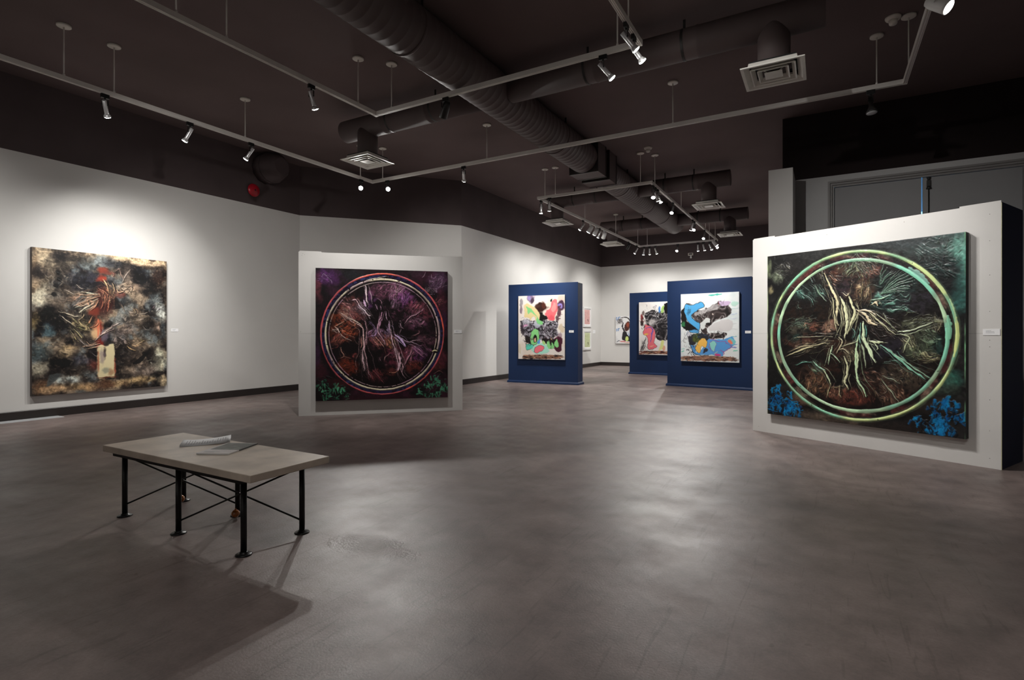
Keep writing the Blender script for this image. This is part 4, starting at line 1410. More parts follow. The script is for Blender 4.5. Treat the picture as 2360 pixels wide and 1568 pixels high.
# ------------------------------------------------------------------ 2: purple ringed painting
def art_purple():
    q = [(34, 43), (1528, 78), (1530, 1505), (38, 1535)]
    A = Art(q, 380, 380, (24, 11, 17), 22)
    A.cloud(260, (52, 20, 36), 0.46, 0.66, 0.9)
    A.cloud(120, (12, 8, 11), 0.5, 0.62, 0.9)
    for (x, y, rx, ry, c, a) in [(160, 140, 140, 90, (78, 36, 88), 0.85), (60, 260, 40, 140, (96, 42, 52), 0.8), (230, 300, 70, 60, (70, 34, 58), 0.6), (460, 120, 110, 50, (26, 26, 30), 0.9), (1430, 190, 110, 110, (82, 52, 80), 0.8), (1200, 110, 90, 40, (50, 30, 42), 0.7),
                                 (1460, 420, 60, 140, (76, 30, 44), 0.7), (1480, 640, 40, 150, (60, 26, 58), 0.7), (1470, 1060, 60, 120, (90, 36, 48), 0.75), (1400, 1150, 110, 60, (98, 44, 40), 0.6), (80, 1180, 60, 120, (66, 24, 34), 0.7), (330, 1340, 120, 60, (72, 28, 30), 0.6), (60, 1000, 30, 150, (62, 30, 62), 0.7), (800, 1510, 400, 30, (44, 14, 24), 0.8)]:
        A.smudge(x, y, rx, ry, c, a, 0.7, 70, 0.9)
    # disc
    P = A.T([(90, 750), (780, 98), (1487, 800), (780, 1470)])
    cx, cy = (P[0][0] + P[2][0]) / 2, (P[1][1] + P[3][1]) / 2
    R = (P[2][0] - P[0][0]) / 2
    rr = np.hypot(A.X - cx, A.Y - cy) / R
    A.mix(np.clip((1.0 - rr) * 60, 0, 1), (16, 7, 10))
    inside = np.clip((0.90 - rr) * 40, 0, 1)
    for (x, y, rx, ry, c, a) in [(300, 640, 110, 120, (92, 40, 22), 0.8), (430, 530, 130, 120, (112, 58, 56), 0.75), (390, 760, 120, 90, (104, 44, 26), 0.8), (270, 850, 80, 70, (110, 52, 46), 0.7), (370, 1160, 140, 100, (94, 34, 20), 0.8), (640, 400, 60, 80, (86, 48, 96), 0.6),
                                 (790, 300, 150, 80, (96, 54, 74), 0.8), (970, 330, 110, 110, (122, 74, 108), 0.75), (1050, 400, 90, 80, (88, 44, 92), 0.7), (1180, 500, 110, 90, (102, 50, 64), 0.75), (1200, 660, 130, 70, (70, 36, 56), 0.8), (1290, 560, 90, 60, (84, 40, 50), 0.6), (1300, 840, 110, 70, (64, 36, 48), 0.8),
                                 (720, 830, 100, 90, (96, 50, 60), 0.7), (870, 860, 70, 80, (110, 60, 52), 0.7), (900, 1040, 90, 110, (82, 32, 46), 0.8), (1090, 1010, 80, 100, (82, 32, 40), 0.8), (1180, 1030, 110, 80, (74, 36, 74), 0.7), (1140, 1150, 110, 60, (86, 36, 32), 0.7), (720, 1260, 90, 60, (66, 26, 32), 0.7), (880, 1210, 90, 40, (84, 38, 34), 0.6), (470, 1030, 30, 24, (120, 56, 54), 0.7)]:
        m = A.spotmask(x, y, rx, ry, 0.8, 55, 0.9) * a * inside
        A.mix(m, np.minimum(np.array(c) * 1.35, 255))
    A.cloud(24, (10, 5, 8), 0.52, 0.64, 0.7, inside)
    A.fine = 0.85
    A.warp(26, 90, 3)
    A.grainy(16, 0.4)
    pk, pl, lv, og = (226, 172, 188), (236, 206, 214), (206, 170, 228), (214, 124, 96)
    A.tuft(440, 480, 110, 110, 48, 40, 120, (214, 146, 146), 8)
    A.tuft(350, 560, 90, 90, 46, 28, 150, (232, 176, 154), 9)
    A.tuft(540, 500, 90, 70, 40, 24, 120, (224, 180, 200), 9)
    A.tuft(950, 290, 90, 60, 105, 50, 120, pk, 8, 12)
    A.tuft(920, 440, 50, 80, 108, 22, 130, (206, 158, 190), 8, 9)
    A.tuft(1050, 390, 70, 60, 118, 26, 90, (186, 126, 190), 8)
    A.tuft(800, 290, 130, 80, -32, 44, 90, (168, 106, 132), 7, 24)
    A.tuft(1170, 490, 100, 70, -52, 42, 110, (206, 122, 140), 8)
    A.tuft(1190, 650, 120, 70, 22, 40, 110, (188, 130, 156), 7)
    A.tuft(280, 850, 80, 60, -48, 40, 110, (214, 124, 104), 8)
    A.tuft(420, 740, 80, 60, -36, 30, 90, (216, 110, 78), 8, 30)
    A.tuft(700, 775, 90, 60, -60, 34, 130, (216, 164, 210), 9)
    A.tuft(750, 870, 90, 60, 58, 30, 140, (220, 138, 124), 9, 9)
    A.tuft(860, 780, 50, 60, 78, 22, 110, lv, 9)
    A.tuft(880, 880, 40, 70, 74, 18, 140, (214, 142, 96), 9)
    A.tuft(930, 1010, 60, 80, 62, 34, 80, (190, 112, 134), 7, 30)
    A.tuft(1100, 1010, 60, 80, -60, 26, 130, (196, 122, 140), 8, 12)
    A.tuft(1230, 970, 90, 60, 32, 30, 120, (196, 124, 168), 7)
    A.tuft(1300, 830, 100, 60, -20, 36, 60, (120, 78, 92), 6, 40)
    A.tuft(1140, 1110, 120, 60, 40, 30, 70, (160, 74, 62), 6, 40)
    A.tuft(380, 1150, 110, 70, 10, 40, 70, (140, 62, 40), 6, 50, 0.7)
    A.tuft(700, 1240, 80, 70, 50, 22, 100, (150, 70, 72), 7)
    A.tuft(560, 880, 60, 40, 80, 16, 90, (224, 150, 140), 8)
    A.tuft(990, 560, 200, 100, 60, 12, 50, (90, 50, 70), 5, 40)
    for pts, wd, c in [([(595, 235), (600, 340), (612, 470)], 22, pl), ([(575, 400), (590, 450), (600, 480)], 26, (226, 188, 224)), ([(480, 395), (530, 470), (590, 530), (645, 615)], 18, (240, 212, 224)), ([(440, 410), (480, 400), (520, 450)], 20, (222, 176, 186)), ([(600, 540), (625, 575), (655, 580)], 18, pl),
                       ([(330, 570), (440, 640), (520, 680), (560, 720), (572, 820), (572, 950), (558, 1060), (582, 1205)], 17, (234, 188, 188)), ([(300, 540), (400, 600), (500, 650), (560, 690)], 14, (240, 206, 190)), ([(585, 640), (608, 740), (592, 850), (582, 950), (605, 1060), (620, 1180), (655, 1280)], 14, (226, 178, 188)),
                       ([(545, 800), (552, 900), (545, 940)], 14, (216, 150, 140)), ([(600, 780), (610, 860), (604, 910)], 13, pk), ([(575, 590), (600, 680), (620, 760)], 9, (190, 140, 150)), ([(560, 960), (570, 1080), (590, 1190)], 16, (236, 196, 206)),
                       ([(780, 540), (760, 640), (735, 750)], 24, (206, 148, 180)), ([(770, 590), (740, 660), (742, 770), (800, 860), (815, 910)], 13, (232, 186, 206)), ([(705, 450), (730, 510)], 13, (206, 160, 190)), ([(762, 455), (775, 515)], 11, (206, 160, 190)), ([(825, 530), (828, 590), (840, 635)], 14, (222, 180, 206)), ([(720, 380), (770, 410), (780, 450)], 9, (200, 150, 170)),
                       ([(640, 640), (720, 740), (700, 800), (640, 810)], 9, lv), ([(690, 800), (750, 860), (800, 935)], 14, (236, 170, 160)), ([(660, 820), (710, 880), (745, 930)], 13, (226, 146, 140)),
                       ([(870, 640), (880, 760), (902, 880), (935, 990), (960, 1110), (955, 1190)], 16, (232, 192, 206)), ([(860, 640), (862, 720), (870, 800)], 14, (220, 180, 214)), ([(920, 840), (950, 980), (985, 1100), (1000, 1210), (1052, 1285)], 14, (230, 184, 196)), ([(968, 985), (985, 1060), (975, 1140), (962, 1200)], 24, (232, 190, 206)), ([(1000, 1100), (1015, 1160), (1010, 1220)], 16, (220, 170, 180)),
                       ([(870, 1000), (820, 1050), (810, 1090)], 9, (206, 160, 160)), ([(860, 1215), (920, 1220), (970, 1200)], 10, (214, 140, 116)), ([(920, 790), (1000, 850), (1050, 925)], 28, (216, 184, 232)), ([(950, 790), (1040, 860), (1110, 880), (1230, 925)], 11, (226, 190, 216)), ([(1090, 880), (1150, 860), (1215, 853)], 11, (216, 176, 190)), ([(1110, 900), (1180, 950), (1290, 1035)], 11, (206, 152, 186)), ([(1130, 930), (1190, 1000), (1250, 1045)], 11, (206, 142, 176)),
                       ([(1125, 955), (1090, 1030), (1035, 1140)], 16, (214, 152, 170)), ([(1200, 735), (1195, 780), (1110, 810)], 9, (180, 120, 130)), ([(985, 640), (995, 700), (1025, 725)], 11, (220, 180, 200)), ([(1000, 730), (975, 785)], 9, (190, 150, 170)), ([(1260, 490), (1180, 560), (1090, 600), (1035, 670)], 13, (222, 170, 190)), ([(1140, 600), (1220, 630), (1190, 640)], 9, (196, 146, 170)),
                       ([(320, 930), (330, 980), (355, 1030), (320, 1055)], 10, (222, 160, 144)), ([(345, 1030), (430, 1060)], 9, (206, 130, 112)), ([(350, 640), (290, 680), (250, 700)], 11, (224, 166, 140)), ([(210, 735), (290, 745), (330, 800), (440, 865)], 14, (240, 196, 184)), ([(250, 700), (290, 740), (300, 770)], 22, (240, 200, 190)), ([(450, 690), (480, 680), (465, 640)], 11, (224, 146, 112)),
                       ([(670, 1180), (740, 1260), (805, 1345)], 15, (136, 66, 72)), ([(620, 1180), (650, 1230), (680, 1290)], 10, (170, 90, 94)), ([(735, 1195), (750, 1230), (790, 1250)], 10, (160, 60, 60)), ([(750, 1050), (765, 1090)], 10, (190, 140, 160)), ([(820, 1130), (826, 1145)], 8, (190, 150, 160)), ([(1190, 1080), (1230, 1120), (1240, 1150)], 9, (180, 110, 100))]:
        A.ridge(pts, wd, np.minimum(np.array(c) * 1.1, 255), 1.0)
    A.warp(8, 36, 3)
    # rings
    A.ring((112, 750), (780, 122), (1465, 800), (780, 1448), 46, (40, 34, 82), 0.85, 0.0, 4, (56, 62, 120), 0.3)
    A.ring((112, 750), (780, 122), (1465, 800), (780, 1448), 40, (16, 9, 22), 0.8, 0.52, 3)
    A.ring((96, 750), (780, 106), (1481, 800), (780, 1464), 16, (236, 98, 78), 1.0, 0.12, 3, (206, 92, 96))
    A.ring((146, 755), (780, 168), (1432, 800), (780, 1412), 19, (232, 220, 190), 1.0, 0.28, 3, (206, 178, 180))
    A.ring((184, 755), (780, 202), (1398, 800), (780, 1384), 9, (214, 192, 176), 0.95, 0.36, 3, (176, 140, 160))
    A.smudge(1385, 980, 34, 24, (20, 10, 12), 1, 0.3, 20, 0.4)
    A.stroke([(1350, 985), (1378, 972), (1412, 980)], 16, (236, 222, 176), 1)
    A.stroke([(600, 180), (700, 155), (850, 135)], 9, (236, 224, 206), 0.9, 0.6, 1, 3)
    # corner scratches
    for pts, c in [([(100, 145), (125, 112), (170, 150), (222, 205)], (206, 190, 214)), ([(205, 175), (218, 222)], (190, 170, 190)), ([(1275, 85), (1255, 130), (1230, 150)], (190, 160, 176)), ([(1340, 95), (1345, 180)], (200, 170, 190)), ([(1370, 1240), (1430, 1205), (1480, 1230)], (190, 130, 120))]:
        A.stroke(pts, 7, c, 0.9, 0.8)
    A.tuft(150, 160, 90, 50, 20, 40, 40, (120, 70, 130), 4, 60)
    A.tuft(1400, 200, 100, 90, -30, 110, 45, (168, 132, 164), 4, 60)
    A.tuft(1330, 290, 70, 40, 10, 40, 50, (190, 160, 180), 4, 50)
    A.tuft(1440, 420, 50, 60, -60, 20, 60, (150, 80, 90), 5, 40)
    # green growth in the lower corners
    for (bx, by, rx, ry, n) in ((130, 1330, 60, 50, 16), (200, 1420, 110, 60, 26), (330, 1420, 60, 40, 16), (390, 1480, 30, 40, 10), (130, 1490, 30, 40, 8), (60, 1390, 30, 20, 6), (250, 1500, 90, 20, 8),
                               (1400, 1300, 60, 50, 14), (1300, 1370, 80, 60, 22), (1460, 1370, 60, 60, 20), (1220, 1450, 50, 40, 14), (1430, 1460, 60, 30, 14), (1330, 1470, 60, 24, 10), (1510, 1420, 20, 60, 8)):
        for _ in range(n):
            g = A.rng.normal(0, 0.55, 2)
            f = A.rng.random()
            c = (40 + 66 * f, 104 + 100 * f, 78 + 76 * f) if A.rng.random() < 0.64 else (14, 24, 20)
            x, y = bx + g[0] * rx, by + g[1] * ry
            A.stroke([(x, y), (x + A.rng.normal(0, 16), y + A.rng.normal(0, 18)), (x + A.rng.normal(0, 22), y + A.rng.normal(0, 26))], 8 + 18 * A.rng.random(), c, 0.85, 0.5, 1.0, brk=0.3)
    return A


# ------------------------------------------------------------------ 3: green ringed painting
def art_green():
    q = [(57, 223), (1459, 43), (1465, 1515), (60, 1335)]
    A = Art(q, 500, 500, (17, 17, 17), 33)
    A.cloud(260, (34, 32, 32), 0.46, 0.66, 0.9)
    A.cloud(120, (9, 8, 9), 0.5, 0.62, 0.9)
    for (x, y, rx, ry, c, a) in [(1420, 260, 60, 300, (92, 152, 138), 0.95), (1300, 120, 190, 80, (74, 98, 94), 0.9), (1150, 130, 160, 60, (52, 62, 62), 0.85), (1420, 150, 60, 80, (112, 168, 152), 0.8), (1000, 120, 200, 40, (44, 50, 52), 0.8), (1290, 330, 120, 110, (22, 30, 32), 0.9), (1340, 440, 60, 130, (10, 12, 14), 0.95), (1430, 480, 50, 120, (40, 78, 74), 0.8), (120, 370, 60, 50, (112, 122, 100), 0.75), (80, 460, 24, 30, (140, 130, 96), 0.8), (70, 300, 16, 80, (120, 130, 100), 0.6), (400, 200, 260, 40, (34, 34, 34), 0.8),
                                 (250, 300, 120, 60, (26, 24, 24), 0.8), (1360, 1080, 60, 60, (52, 116, 100), 0.8), (1330, 1150, 90, 60, (58, 72, 62), 0.7), (520, 1370, 260, 40, (92, 78, 66), 0.85), (300, 1230, 80, 60, (112, 80, 64), 0.6), (1180, 1260, 150, 60, (54, 44, 38), 0.6), (900, 1420, 300, 40, (30, 24, 22), 0.8)]:
        A.smudge(x, y, rx, ry, c, a, 0.6, 70, 0.9)
    A.tuft(1300, 150, 160, 90, 20, 90, 40, (118, 146, 138), 5, 60, 0.6)
    A.tuft(1290, 290, 120, 90, 40, 70, 50, (84, 112, 106), 5, 40, 0.6)
    A.tuft(170, 310, 90, 60, 50, 18, 90, (120, 118, 108), 4, 30, 0.7)
    A.tuft(130, 380, 60, 60, 40, 24, 40, (140, 146, 126), 6, 60, 0.6)
    A.ring((112, 765), (720, 206), (1368, 745), (740, 1352), 54, (17, 12, 12), 0.9, 0.0, 3, (22, 14, 14), 0.0)
    A.ring((112, 765), (720, 206), (1368, 745), (740, 1352), 46, (84, 40, 38), 0.9, 0.50, 3, (66, 30, 32), 0.1, 130)
    A.ring((112, 765), (720, 206), (1368, 745), (740, 1352), 34, (150, 132, 112), 0.6, 0.64, 3, None, 0.1, 150)
    P = A.T([(137, 760), (740, 237), (1335, 730), (740, 1322)])
    cx, cy = (P[0][0] + P[2][0]) / 2, (P[1][1] + P[3][1]) / 2
    R = (P[2][0] - P[0][0]) / 2
    rr = np.hypot(A.X - cx, A.Y - cy) / R
    A.mix(np.clip((1.0 - rr) * 60, 0, 1), (18, 13, 12))
    inside = np.clip((0.97 - rr) * 40, 0, 1)
    for (x, y, rx, ry, c, a) in [(600, 330, 140, 80, (66, 36, 28), 0.85), (800, 330, 60, 40, (130, 76, 64), 0.7), (600, 440, 110, 70, (44, 34, 40), 0.9), (720, 460, 90, 80, (92, 66, 48), 0.7), (1000, 420, 140, 110, (26, 44, 42), 0.8), (940, 560, 140, 60, (34, 54, 52), 0.7), (1150, 540, 130, 60, (36, 32, 40), 0.9), (330, 470, 130, 70, (24, 34, 32), 0.8), (250, 620, 110, 60, (28, 16, 10), 0.9), (420, 620, 90, 80, (28, 18, 12), 0.9), (300, 730, 130, 50, (86, 84, 70), 0.6), (490, 720, 60, 50, (158, 118, 98), 0.8), (380, 720, 40, 30, (118, 66, 52), 0.8), (300, 830, 120, 50, (74, 44, 34), 0.75), (250, 800, 60, 40, (30, 50, 46), 0.7),
                                 (1100, 720, 120, 70, (84, 88, 68), 0.7), (1130, 860, 110, 90, (64, 74, 58), 0.75), (940, 860, 90, 70, (34, 30, 38), 0.9), (840, 900, 100, 60, (30, 28, 36), 0.9), (400, 1030, 130, 60, (62, 42, 34), 0.8), (400, 1120, 110, 80, (98, 66, 48), 0.85), (520, 1010, 70, 70, (40, 22, 16), 0.85), (660, 1220, 140, 70, (84, 40, 32), 0.85), (540, 1200, 70, 50, (104, 64, 52), 0.7), (780, 1090, 110, 80, (34, 20, 18), 0.9), (1040, 1080, 150, 90, (70, 58, 48), 0.8), (920, 1180, 120, 70, (72, 44, 36), 0.8), (560, 880, 90, 60, (56, 34, 26), 0.7), (660, 890, 60, 70, (96, 82, 62), 0.6), (1260, 840, 40, 70, (30, 56, 52), 0.8)]:
        A.mix(A.spotmask(x, y, rx, ry, 0.8, 55, 0.9) * a * inside, c)
    A.cloud(22, (9, 7, 7), 0.52, 0.64, 0.7, inside)
    A.fine = 0.6
    A.warp(26, 90, 3)
    A.grainy(16, 0.4)
    g1, g2, g3, cr = (204, 216, 176), (156, 214, 186), (120, 176, 156), (214, 204, 164)
    A.tuft(640, 310, 90, 60, -52, 40, 120, (174, 196, 160), 8)
    A.tuft(740, 300, 80, 70, 58, 40, 130, (186, 190, 156), 8)
    A.tuft(800, 320, 50, 50, 20, 16, 60, (204, 146, 124), 8, 50)
    A.tuft(730, 470, 70, 80, 100, 44, 150, (212, 186, 146), 8, 9)
    A.tuft(520, 380, 60, 50, 40, 16, 70, (206, 150, 116), 8)
    A.tuft(430, 350, 50, 60, 65, 18, 100, (140, 140, 112), 8)
    A.tuft(410, 470, 80, 60, 48, 28, 110, (128, 184, 162), 7)
    A.tuft(310, 490, 80, 40, 40, 16, 100, (110, 168, 150), 6)
    A.tuft(280, 690, 110, 50, -12, 40, 110, (152, 190, 160), 7)
    A.tuft(360, 700, 60, 40, -10, 16, 80, (190, 130, 104), 8)
    A.tuft(490, 720, 50, 50, 60, 24, 60, (216, 176, 146), 8, 40)
    A.tuft(320, 870, 130, 50, -22, 44, 140, (184, 176, 142), 7, 9)
    A.tuft(470, 830, 60, 40, -20, 20, 80, (196, 188, 150), 7)
    A.tuft(900, 520, 150, 60, -10, 44, 140, (116, 168, 150), 7, 12)
    A.tuft(1000, 590, 80, 30, 8, 18, 110, (120, 170, 150), 7)
    A.tuft(1130, 690, 110, 50, -18, 50, 100, (164, 172, 136), 7, 20)
    A.tuft(1240, 690, 40, 60, 75, 18, 110, (176, 170, 140), 7)
    A.tuft(1060, 830, 60, 70, 75, 30, 120, (196, 190, 150), 8)
    A.tuft(1110, 900, 60, 50, 40, 40, 50, (190, 206, 160), 8, 60)
    A.tuft(1200, 930, 80, 40, 14, 36, 130, (188, 184, 140), 7, 10)
    A.tuft(1200, 790, 60, 70, 40, 28, 80, (134, 160, 128), 7, 40)
    A.tuft(420, 1000, 70, 50, 50, 34, 100, (152, 196, 160), 7)
    A.tuft(400, 1130, 90, 80, 105, 60, 100, (170, 130, 100), 6, 18)
    A.tuft(540, 1180, 70, 50, 95, 24, 90, (190, 140, 112), 6)
    A.tuft(680, 1210, 120, 60, 80, 34, 80, (130, 70, 56), 6, 30)
    A.tuft(1010, 1070, 120, 70, 40, 70, 70, (128, 112, 92), 6, 60)
    A.tuft(920, 1190, 90, 70, 60, 40, 110, (150, 116, 92), 6, 12)
    A.tuft(780, 1080, 90, 60, 20, 30, 50, (150, 110, 90), 5, 40)
    A.tuft(700, 820, 40, 50, 90, 16, 110, (130, 190, 170), 7, 10)
    A.tuft(640, 930, 60, 60, 70, 24, 90, (190, 176, 140), 7, 30)
    A.tuft(900, 740, 120, 100, 40, 14, 90, (80, 66, 60), 5)
    A.fan((860, 490), [(1000, 310), (1030, 340), (1060, 350), (1085, 372), (1098, 390), (1080, 425), (1060, 445), (1040, 470)], 9, (142, 186, 158), 0.06)
    A.fan((860, 420), [(880, 275), (900, 300), (935, 330), (960, 330)], 9, (128, 170, 146), 0.08)
    for pts, wd, c in [([(462, 340), (500, 430), (545, 520), (550, 600), (540, 660), (560, 710)], 30, cr), ([(520, 510), (528, 620), (548, 760)], 17, (206, 200, 160)), ([(570, 505), (602, 570), (618, 680), (606, 800)], 36, (212, 214, 174)), ([(628, 485), (655, 560), (675, 620), (650, 690), (622, 770)], 32, (210, 210, 168)), ([(590, 480), (620, 500), (635, 480)], 14, (206, 190, 156)), ([(575, 540), (590, 620), (600, 720)], 16, (196, 190, 152)),
                       ([(686, 595), (760, 640), (790, 690), (838, 708)], 34, (222, 206, 170)), ([(700, 600), (780, 605), (830, 640)], 24, (224, 206, 176)), ([(770, 605), (850, 680), (965, 775)], 20, (206, 204, 164)), ([(820, 620), (900, 680), (985, 755)], 13, (186, 190, 150)), ([(800, 560), (825, 545), (835, 570)], 24, (222, 206, 170)), ([(790, 530), (860, 520), (920, 495)], 18, (176, 214, 182)), ([(880, 620), (890, 640), (960, 750)], 9, (160, 170, 140)),
                       ([(980, 758), (1090, 738), (1225, 688)], 22, (208, 222, 186)), ([(1000, 770), (1060, 790), (1040, 850), (1020, 900)], 16, (196, 206, 164)), ([(1010, 800), (1060, 840), (1080, 870)], 12, (190, 190, 150)),
                       ([(705, 775), (690, 850), (684, 930), (690, 1060), (705, 1110), (740, 1160), (758, 1215)], 26, (192, 222, 176)), ([(690, 870), (700, 960), (690, 1040)], 20, (204, 220, 178)), ([(738, 680), (742, 790), (775, 870), (822, 972)], 42, (206, 224, 184)), ([(720, 690), (712, 780), (716, 840)], 16, (140, 200, 180)), ([(752, 700), (760, 790)], 12, (120, 190, 170)), ([(660, 730), (680, 760), (665, 800)], 12, (130, 190, 170)),
                       ([(600, 930), (625, 990), (622, 1060), (608, 1110), (634, 1160)], 30, (204, 204, 164)), ([(780, 820), (830, 830), (880, 822)], 26, (200, 210, 168)), ([(810, 830), (840, 860), (830, 880)], 18, (200, 214, 176)), ([(860, 848), (950, 910), (1050, 1000), (1180, 1088)], 30, (142, 210, 182)), ([(900, 870), (1000, 940), (1100, 1010), (1212, 1082)], 16, (166, 210, 176)), ([(880, 970), (960, 960), (1010, 990)], 9, (130, 180, 160)),
                       ([(195, 928), (320, 875), (470, 832)], 19, (206, 198, 156)), ([(210, 900), (300, 860), (400, 850)], 13, (190, 176, 140)), ([(240, 800), (350, 790), (520, 792)], 11, (186, 180, 150)), ([(400, 765), (470, 770), (560, 775)], 8, (150, 140, 120)), ([(560, 790), (588, 830), (548, 905)], 18, (206, 196, 158)), ([(585, 858), (640, 840), (700, 820)], 13, (200, 200, 164)), ([(560, 880), (600, 880), (640, 910)], 14, (190, 180, 146)), ([(520, 850), (505, 900), (488, 985)], 20, (186, 208, 170)), ([(500, 900), (540, 930), (570, 972)], 16, (176, 206, 168)),
                       ([(440, 1010), (480, 1060), (512, 1135)], 22, (190, 204, 166)), ([(380, 960), (420, 1000), (470, 1030)], 18, (160, 206, 176)), ([(260, 990), (320, 970), (370, 968)], 13, (132, 200, 176)), ([(510, 1120), (490, 1180), (480, 1215)], 13, (206, 196, 150)), ([(510, 1148), (600, 1140)], 9, (190, 170, 130)), ([(575, 1130), (570, 1190), (582, 1220)], 12, (206, 190, 150)),
                       ([(862, 1085), (920, 1160), (990, 1250)], 15, (186, 196, 164)), ([(870, 1068), (940, 1090), (1000, 1122)], 11, (180, 190, 160)), ([(850, 1120), (900, 1170), (880, 1190)], 9, (160, 150, 126)), ([(770, 1170), (790, 1200)], 8, (180, 150, 120)), ([(820, 1170), (850, 1210)], 9, (160, 130, 106)), ([(360, 365), (375, 410)], 8, (110, 150, 140)), ([(330, 495), (370, 530), (382, 568)], 10, (130, 190, 170)), ([(270, 540), (275, 580), (300, 590)], 9, (120, 150, 130)), ([(250, 480), (310, 462)], 8, (120, 170, 150)), ([(390, 420), (430, 490), (475, 540)], 13, (150, 180, 150)), ([(1130, 800), (1180, 830), (1190, 870)], 9, (150, 170, 130)), ([(1270, 660), (1285, 700), (1270, 740)], 9, (170, 160, 130))]:
        A.ridge(pts, wd, np.minimum(np.array(c) * 1.1, 255), 1.0)
    A.warp(5, 34, 2)
    A.ring((88, 765), (715, 180), (1402, 765), (740, 1384), 40, (92, 110, 84), 0.45, 0.3, 5, None, 0.1)
    A.ring((88, 765), (715, 180), (1402, 765), (740, 1384), 20, (214, 232, 160), 1.0, 0.16, 2, (146, 214, 178))
    A.ring((139, 760), (740, 238), (1334, 730), (740, 1322), 24, (140, 214, 184), 1.0, 0.14, 2, (196, 230, 188))
    A.stroke([(1335, 640), (1345, 730), (1325, 860)], 34, (142, 214, 178), 0.85, 0.6, 1.0)
    A.stroke([(1060, 300), (1130, 345), (1200, 410)], 30, (132, 192, 176), 0.8, 0.6, 1.0)
    A.stroke([(1395, 650), (1404, 780), (1380, 930)], 22, (226, 236, 150), 0.9, 0.5, 1.0)
    A.stroke([(1350, 520), (1380, 600), (1398, 690)], 14, (190, 226, 170), 0.9, 0.5, 1.0)
    for (bx, by, rx, ry, n) in ((120, 1190, 40, 50, 20), (150, 1270, 70, 60, 34), (230, 1260, 60, 50, 24), (90, 1240, 30, 40, 12), (200, 1320, 60, 40, 20), (270, 1320, 30, 40, 10), (80, 1300, 20, 40, 6),
                               (1330, 1260, 40, 50, 22), (1250, 1330, 50, 70, 26), (1320, 1400, 70, 50, 34), (1290, 1470, 110, 30, 34), (1140, 1390, 60, 30, 16), (1430, 1370, 50, 40, 22), (1200, 1440, 60, 30, 16), (1340, 1330, 30, 60, 12), (1390, 1310, 30, 30, 8)):
        for _ in range(n):
            g = A.rng.normal(0, 0.5, 2)
            f = A.rng.random()
            c = (0 + 16 * f, 66 + 96 * f, 126 + 104 * f) if A.rng.random() < 0.76 else (8, 14, 24)
            x, y = bx + g[0] * rx, by + g[1] * ry
            A.stroke([(x, y), (x + A.rng.normal(0, 12), y + A.rng.normal(0, 18)), (x + A.rng.normal(0, 18), y + A.rng.normal(0, 28))], 7 + 15 * A.rng.random(), c, 0.8, 0.6, 1.0, brk=0.35)
    low = A.c.copy(), A.h.copy()
    A.warp(12, 30, 3)
    k_ = np.clip((A.Y / A.H - 0.78) / 0.03, 0, 1) * np.clip((np.abs(A.X / A.W - 0.5) - 0.24) / 0.03, 0, 1)
    k_ = k_ * np.clip((np.hypot(A.X / A.W - 0.5, A.Y / A.H - 0.5) - 0.50) / 0.01, 0, 1)
    A.c = low[0] + (A.c - low[0]) * k_[..., None]
    A.h = low[1] + (A.h - low[1]) * k_
    m = (A.X > A.W - 4).astype(float) * np.clip(A.noise(120, 3) * 2 - 0.6, 0, 1)
    A.mix(m, (120, 176, 130))
    m = (A.X < 3).astype(float) * np.clip(A.noise(120, 3) * 2 - 0.6, 0, 1)
    A.mix(m, (140, 160, 110))
    return A


# ------------------------------------------------------------------ poured-paint pictures on the navy panels
def ground(A, y0, y1, x0, x1, dark=(58, 36, 30)):
    """brown earth strip along the bottom"""
    A.smudge((x0 + x1) / 2, (y0 + y1) / 2, (x1 - x0) * 0.5, (y1 - y0) * 0.55, (122, 84, 68), 0.9, 0.35, 30, 0.3)
    for _ in range(110):
        x, y = x0 + (x1 - x0) * A.rng.random(), y0 + (y1 - y0) * A.rng.random() ** 0.7
        f = A.rng.random()
        c = [(176, 128, 104), (142, 98, 78), dark, (206, 164, 132), (30, 20, 20)][int(f * 4.999)]
        l = 20 + 60 * A.rng.random()
        A.stroke([(x - l / 2, y + A.rng.normal(0, 4)), (x, y), (x + l / 2, y + A.rng.normal(0, 6))], 8 + 10 * A.rng.random(), c, 0.85, 0.7, 0.8)


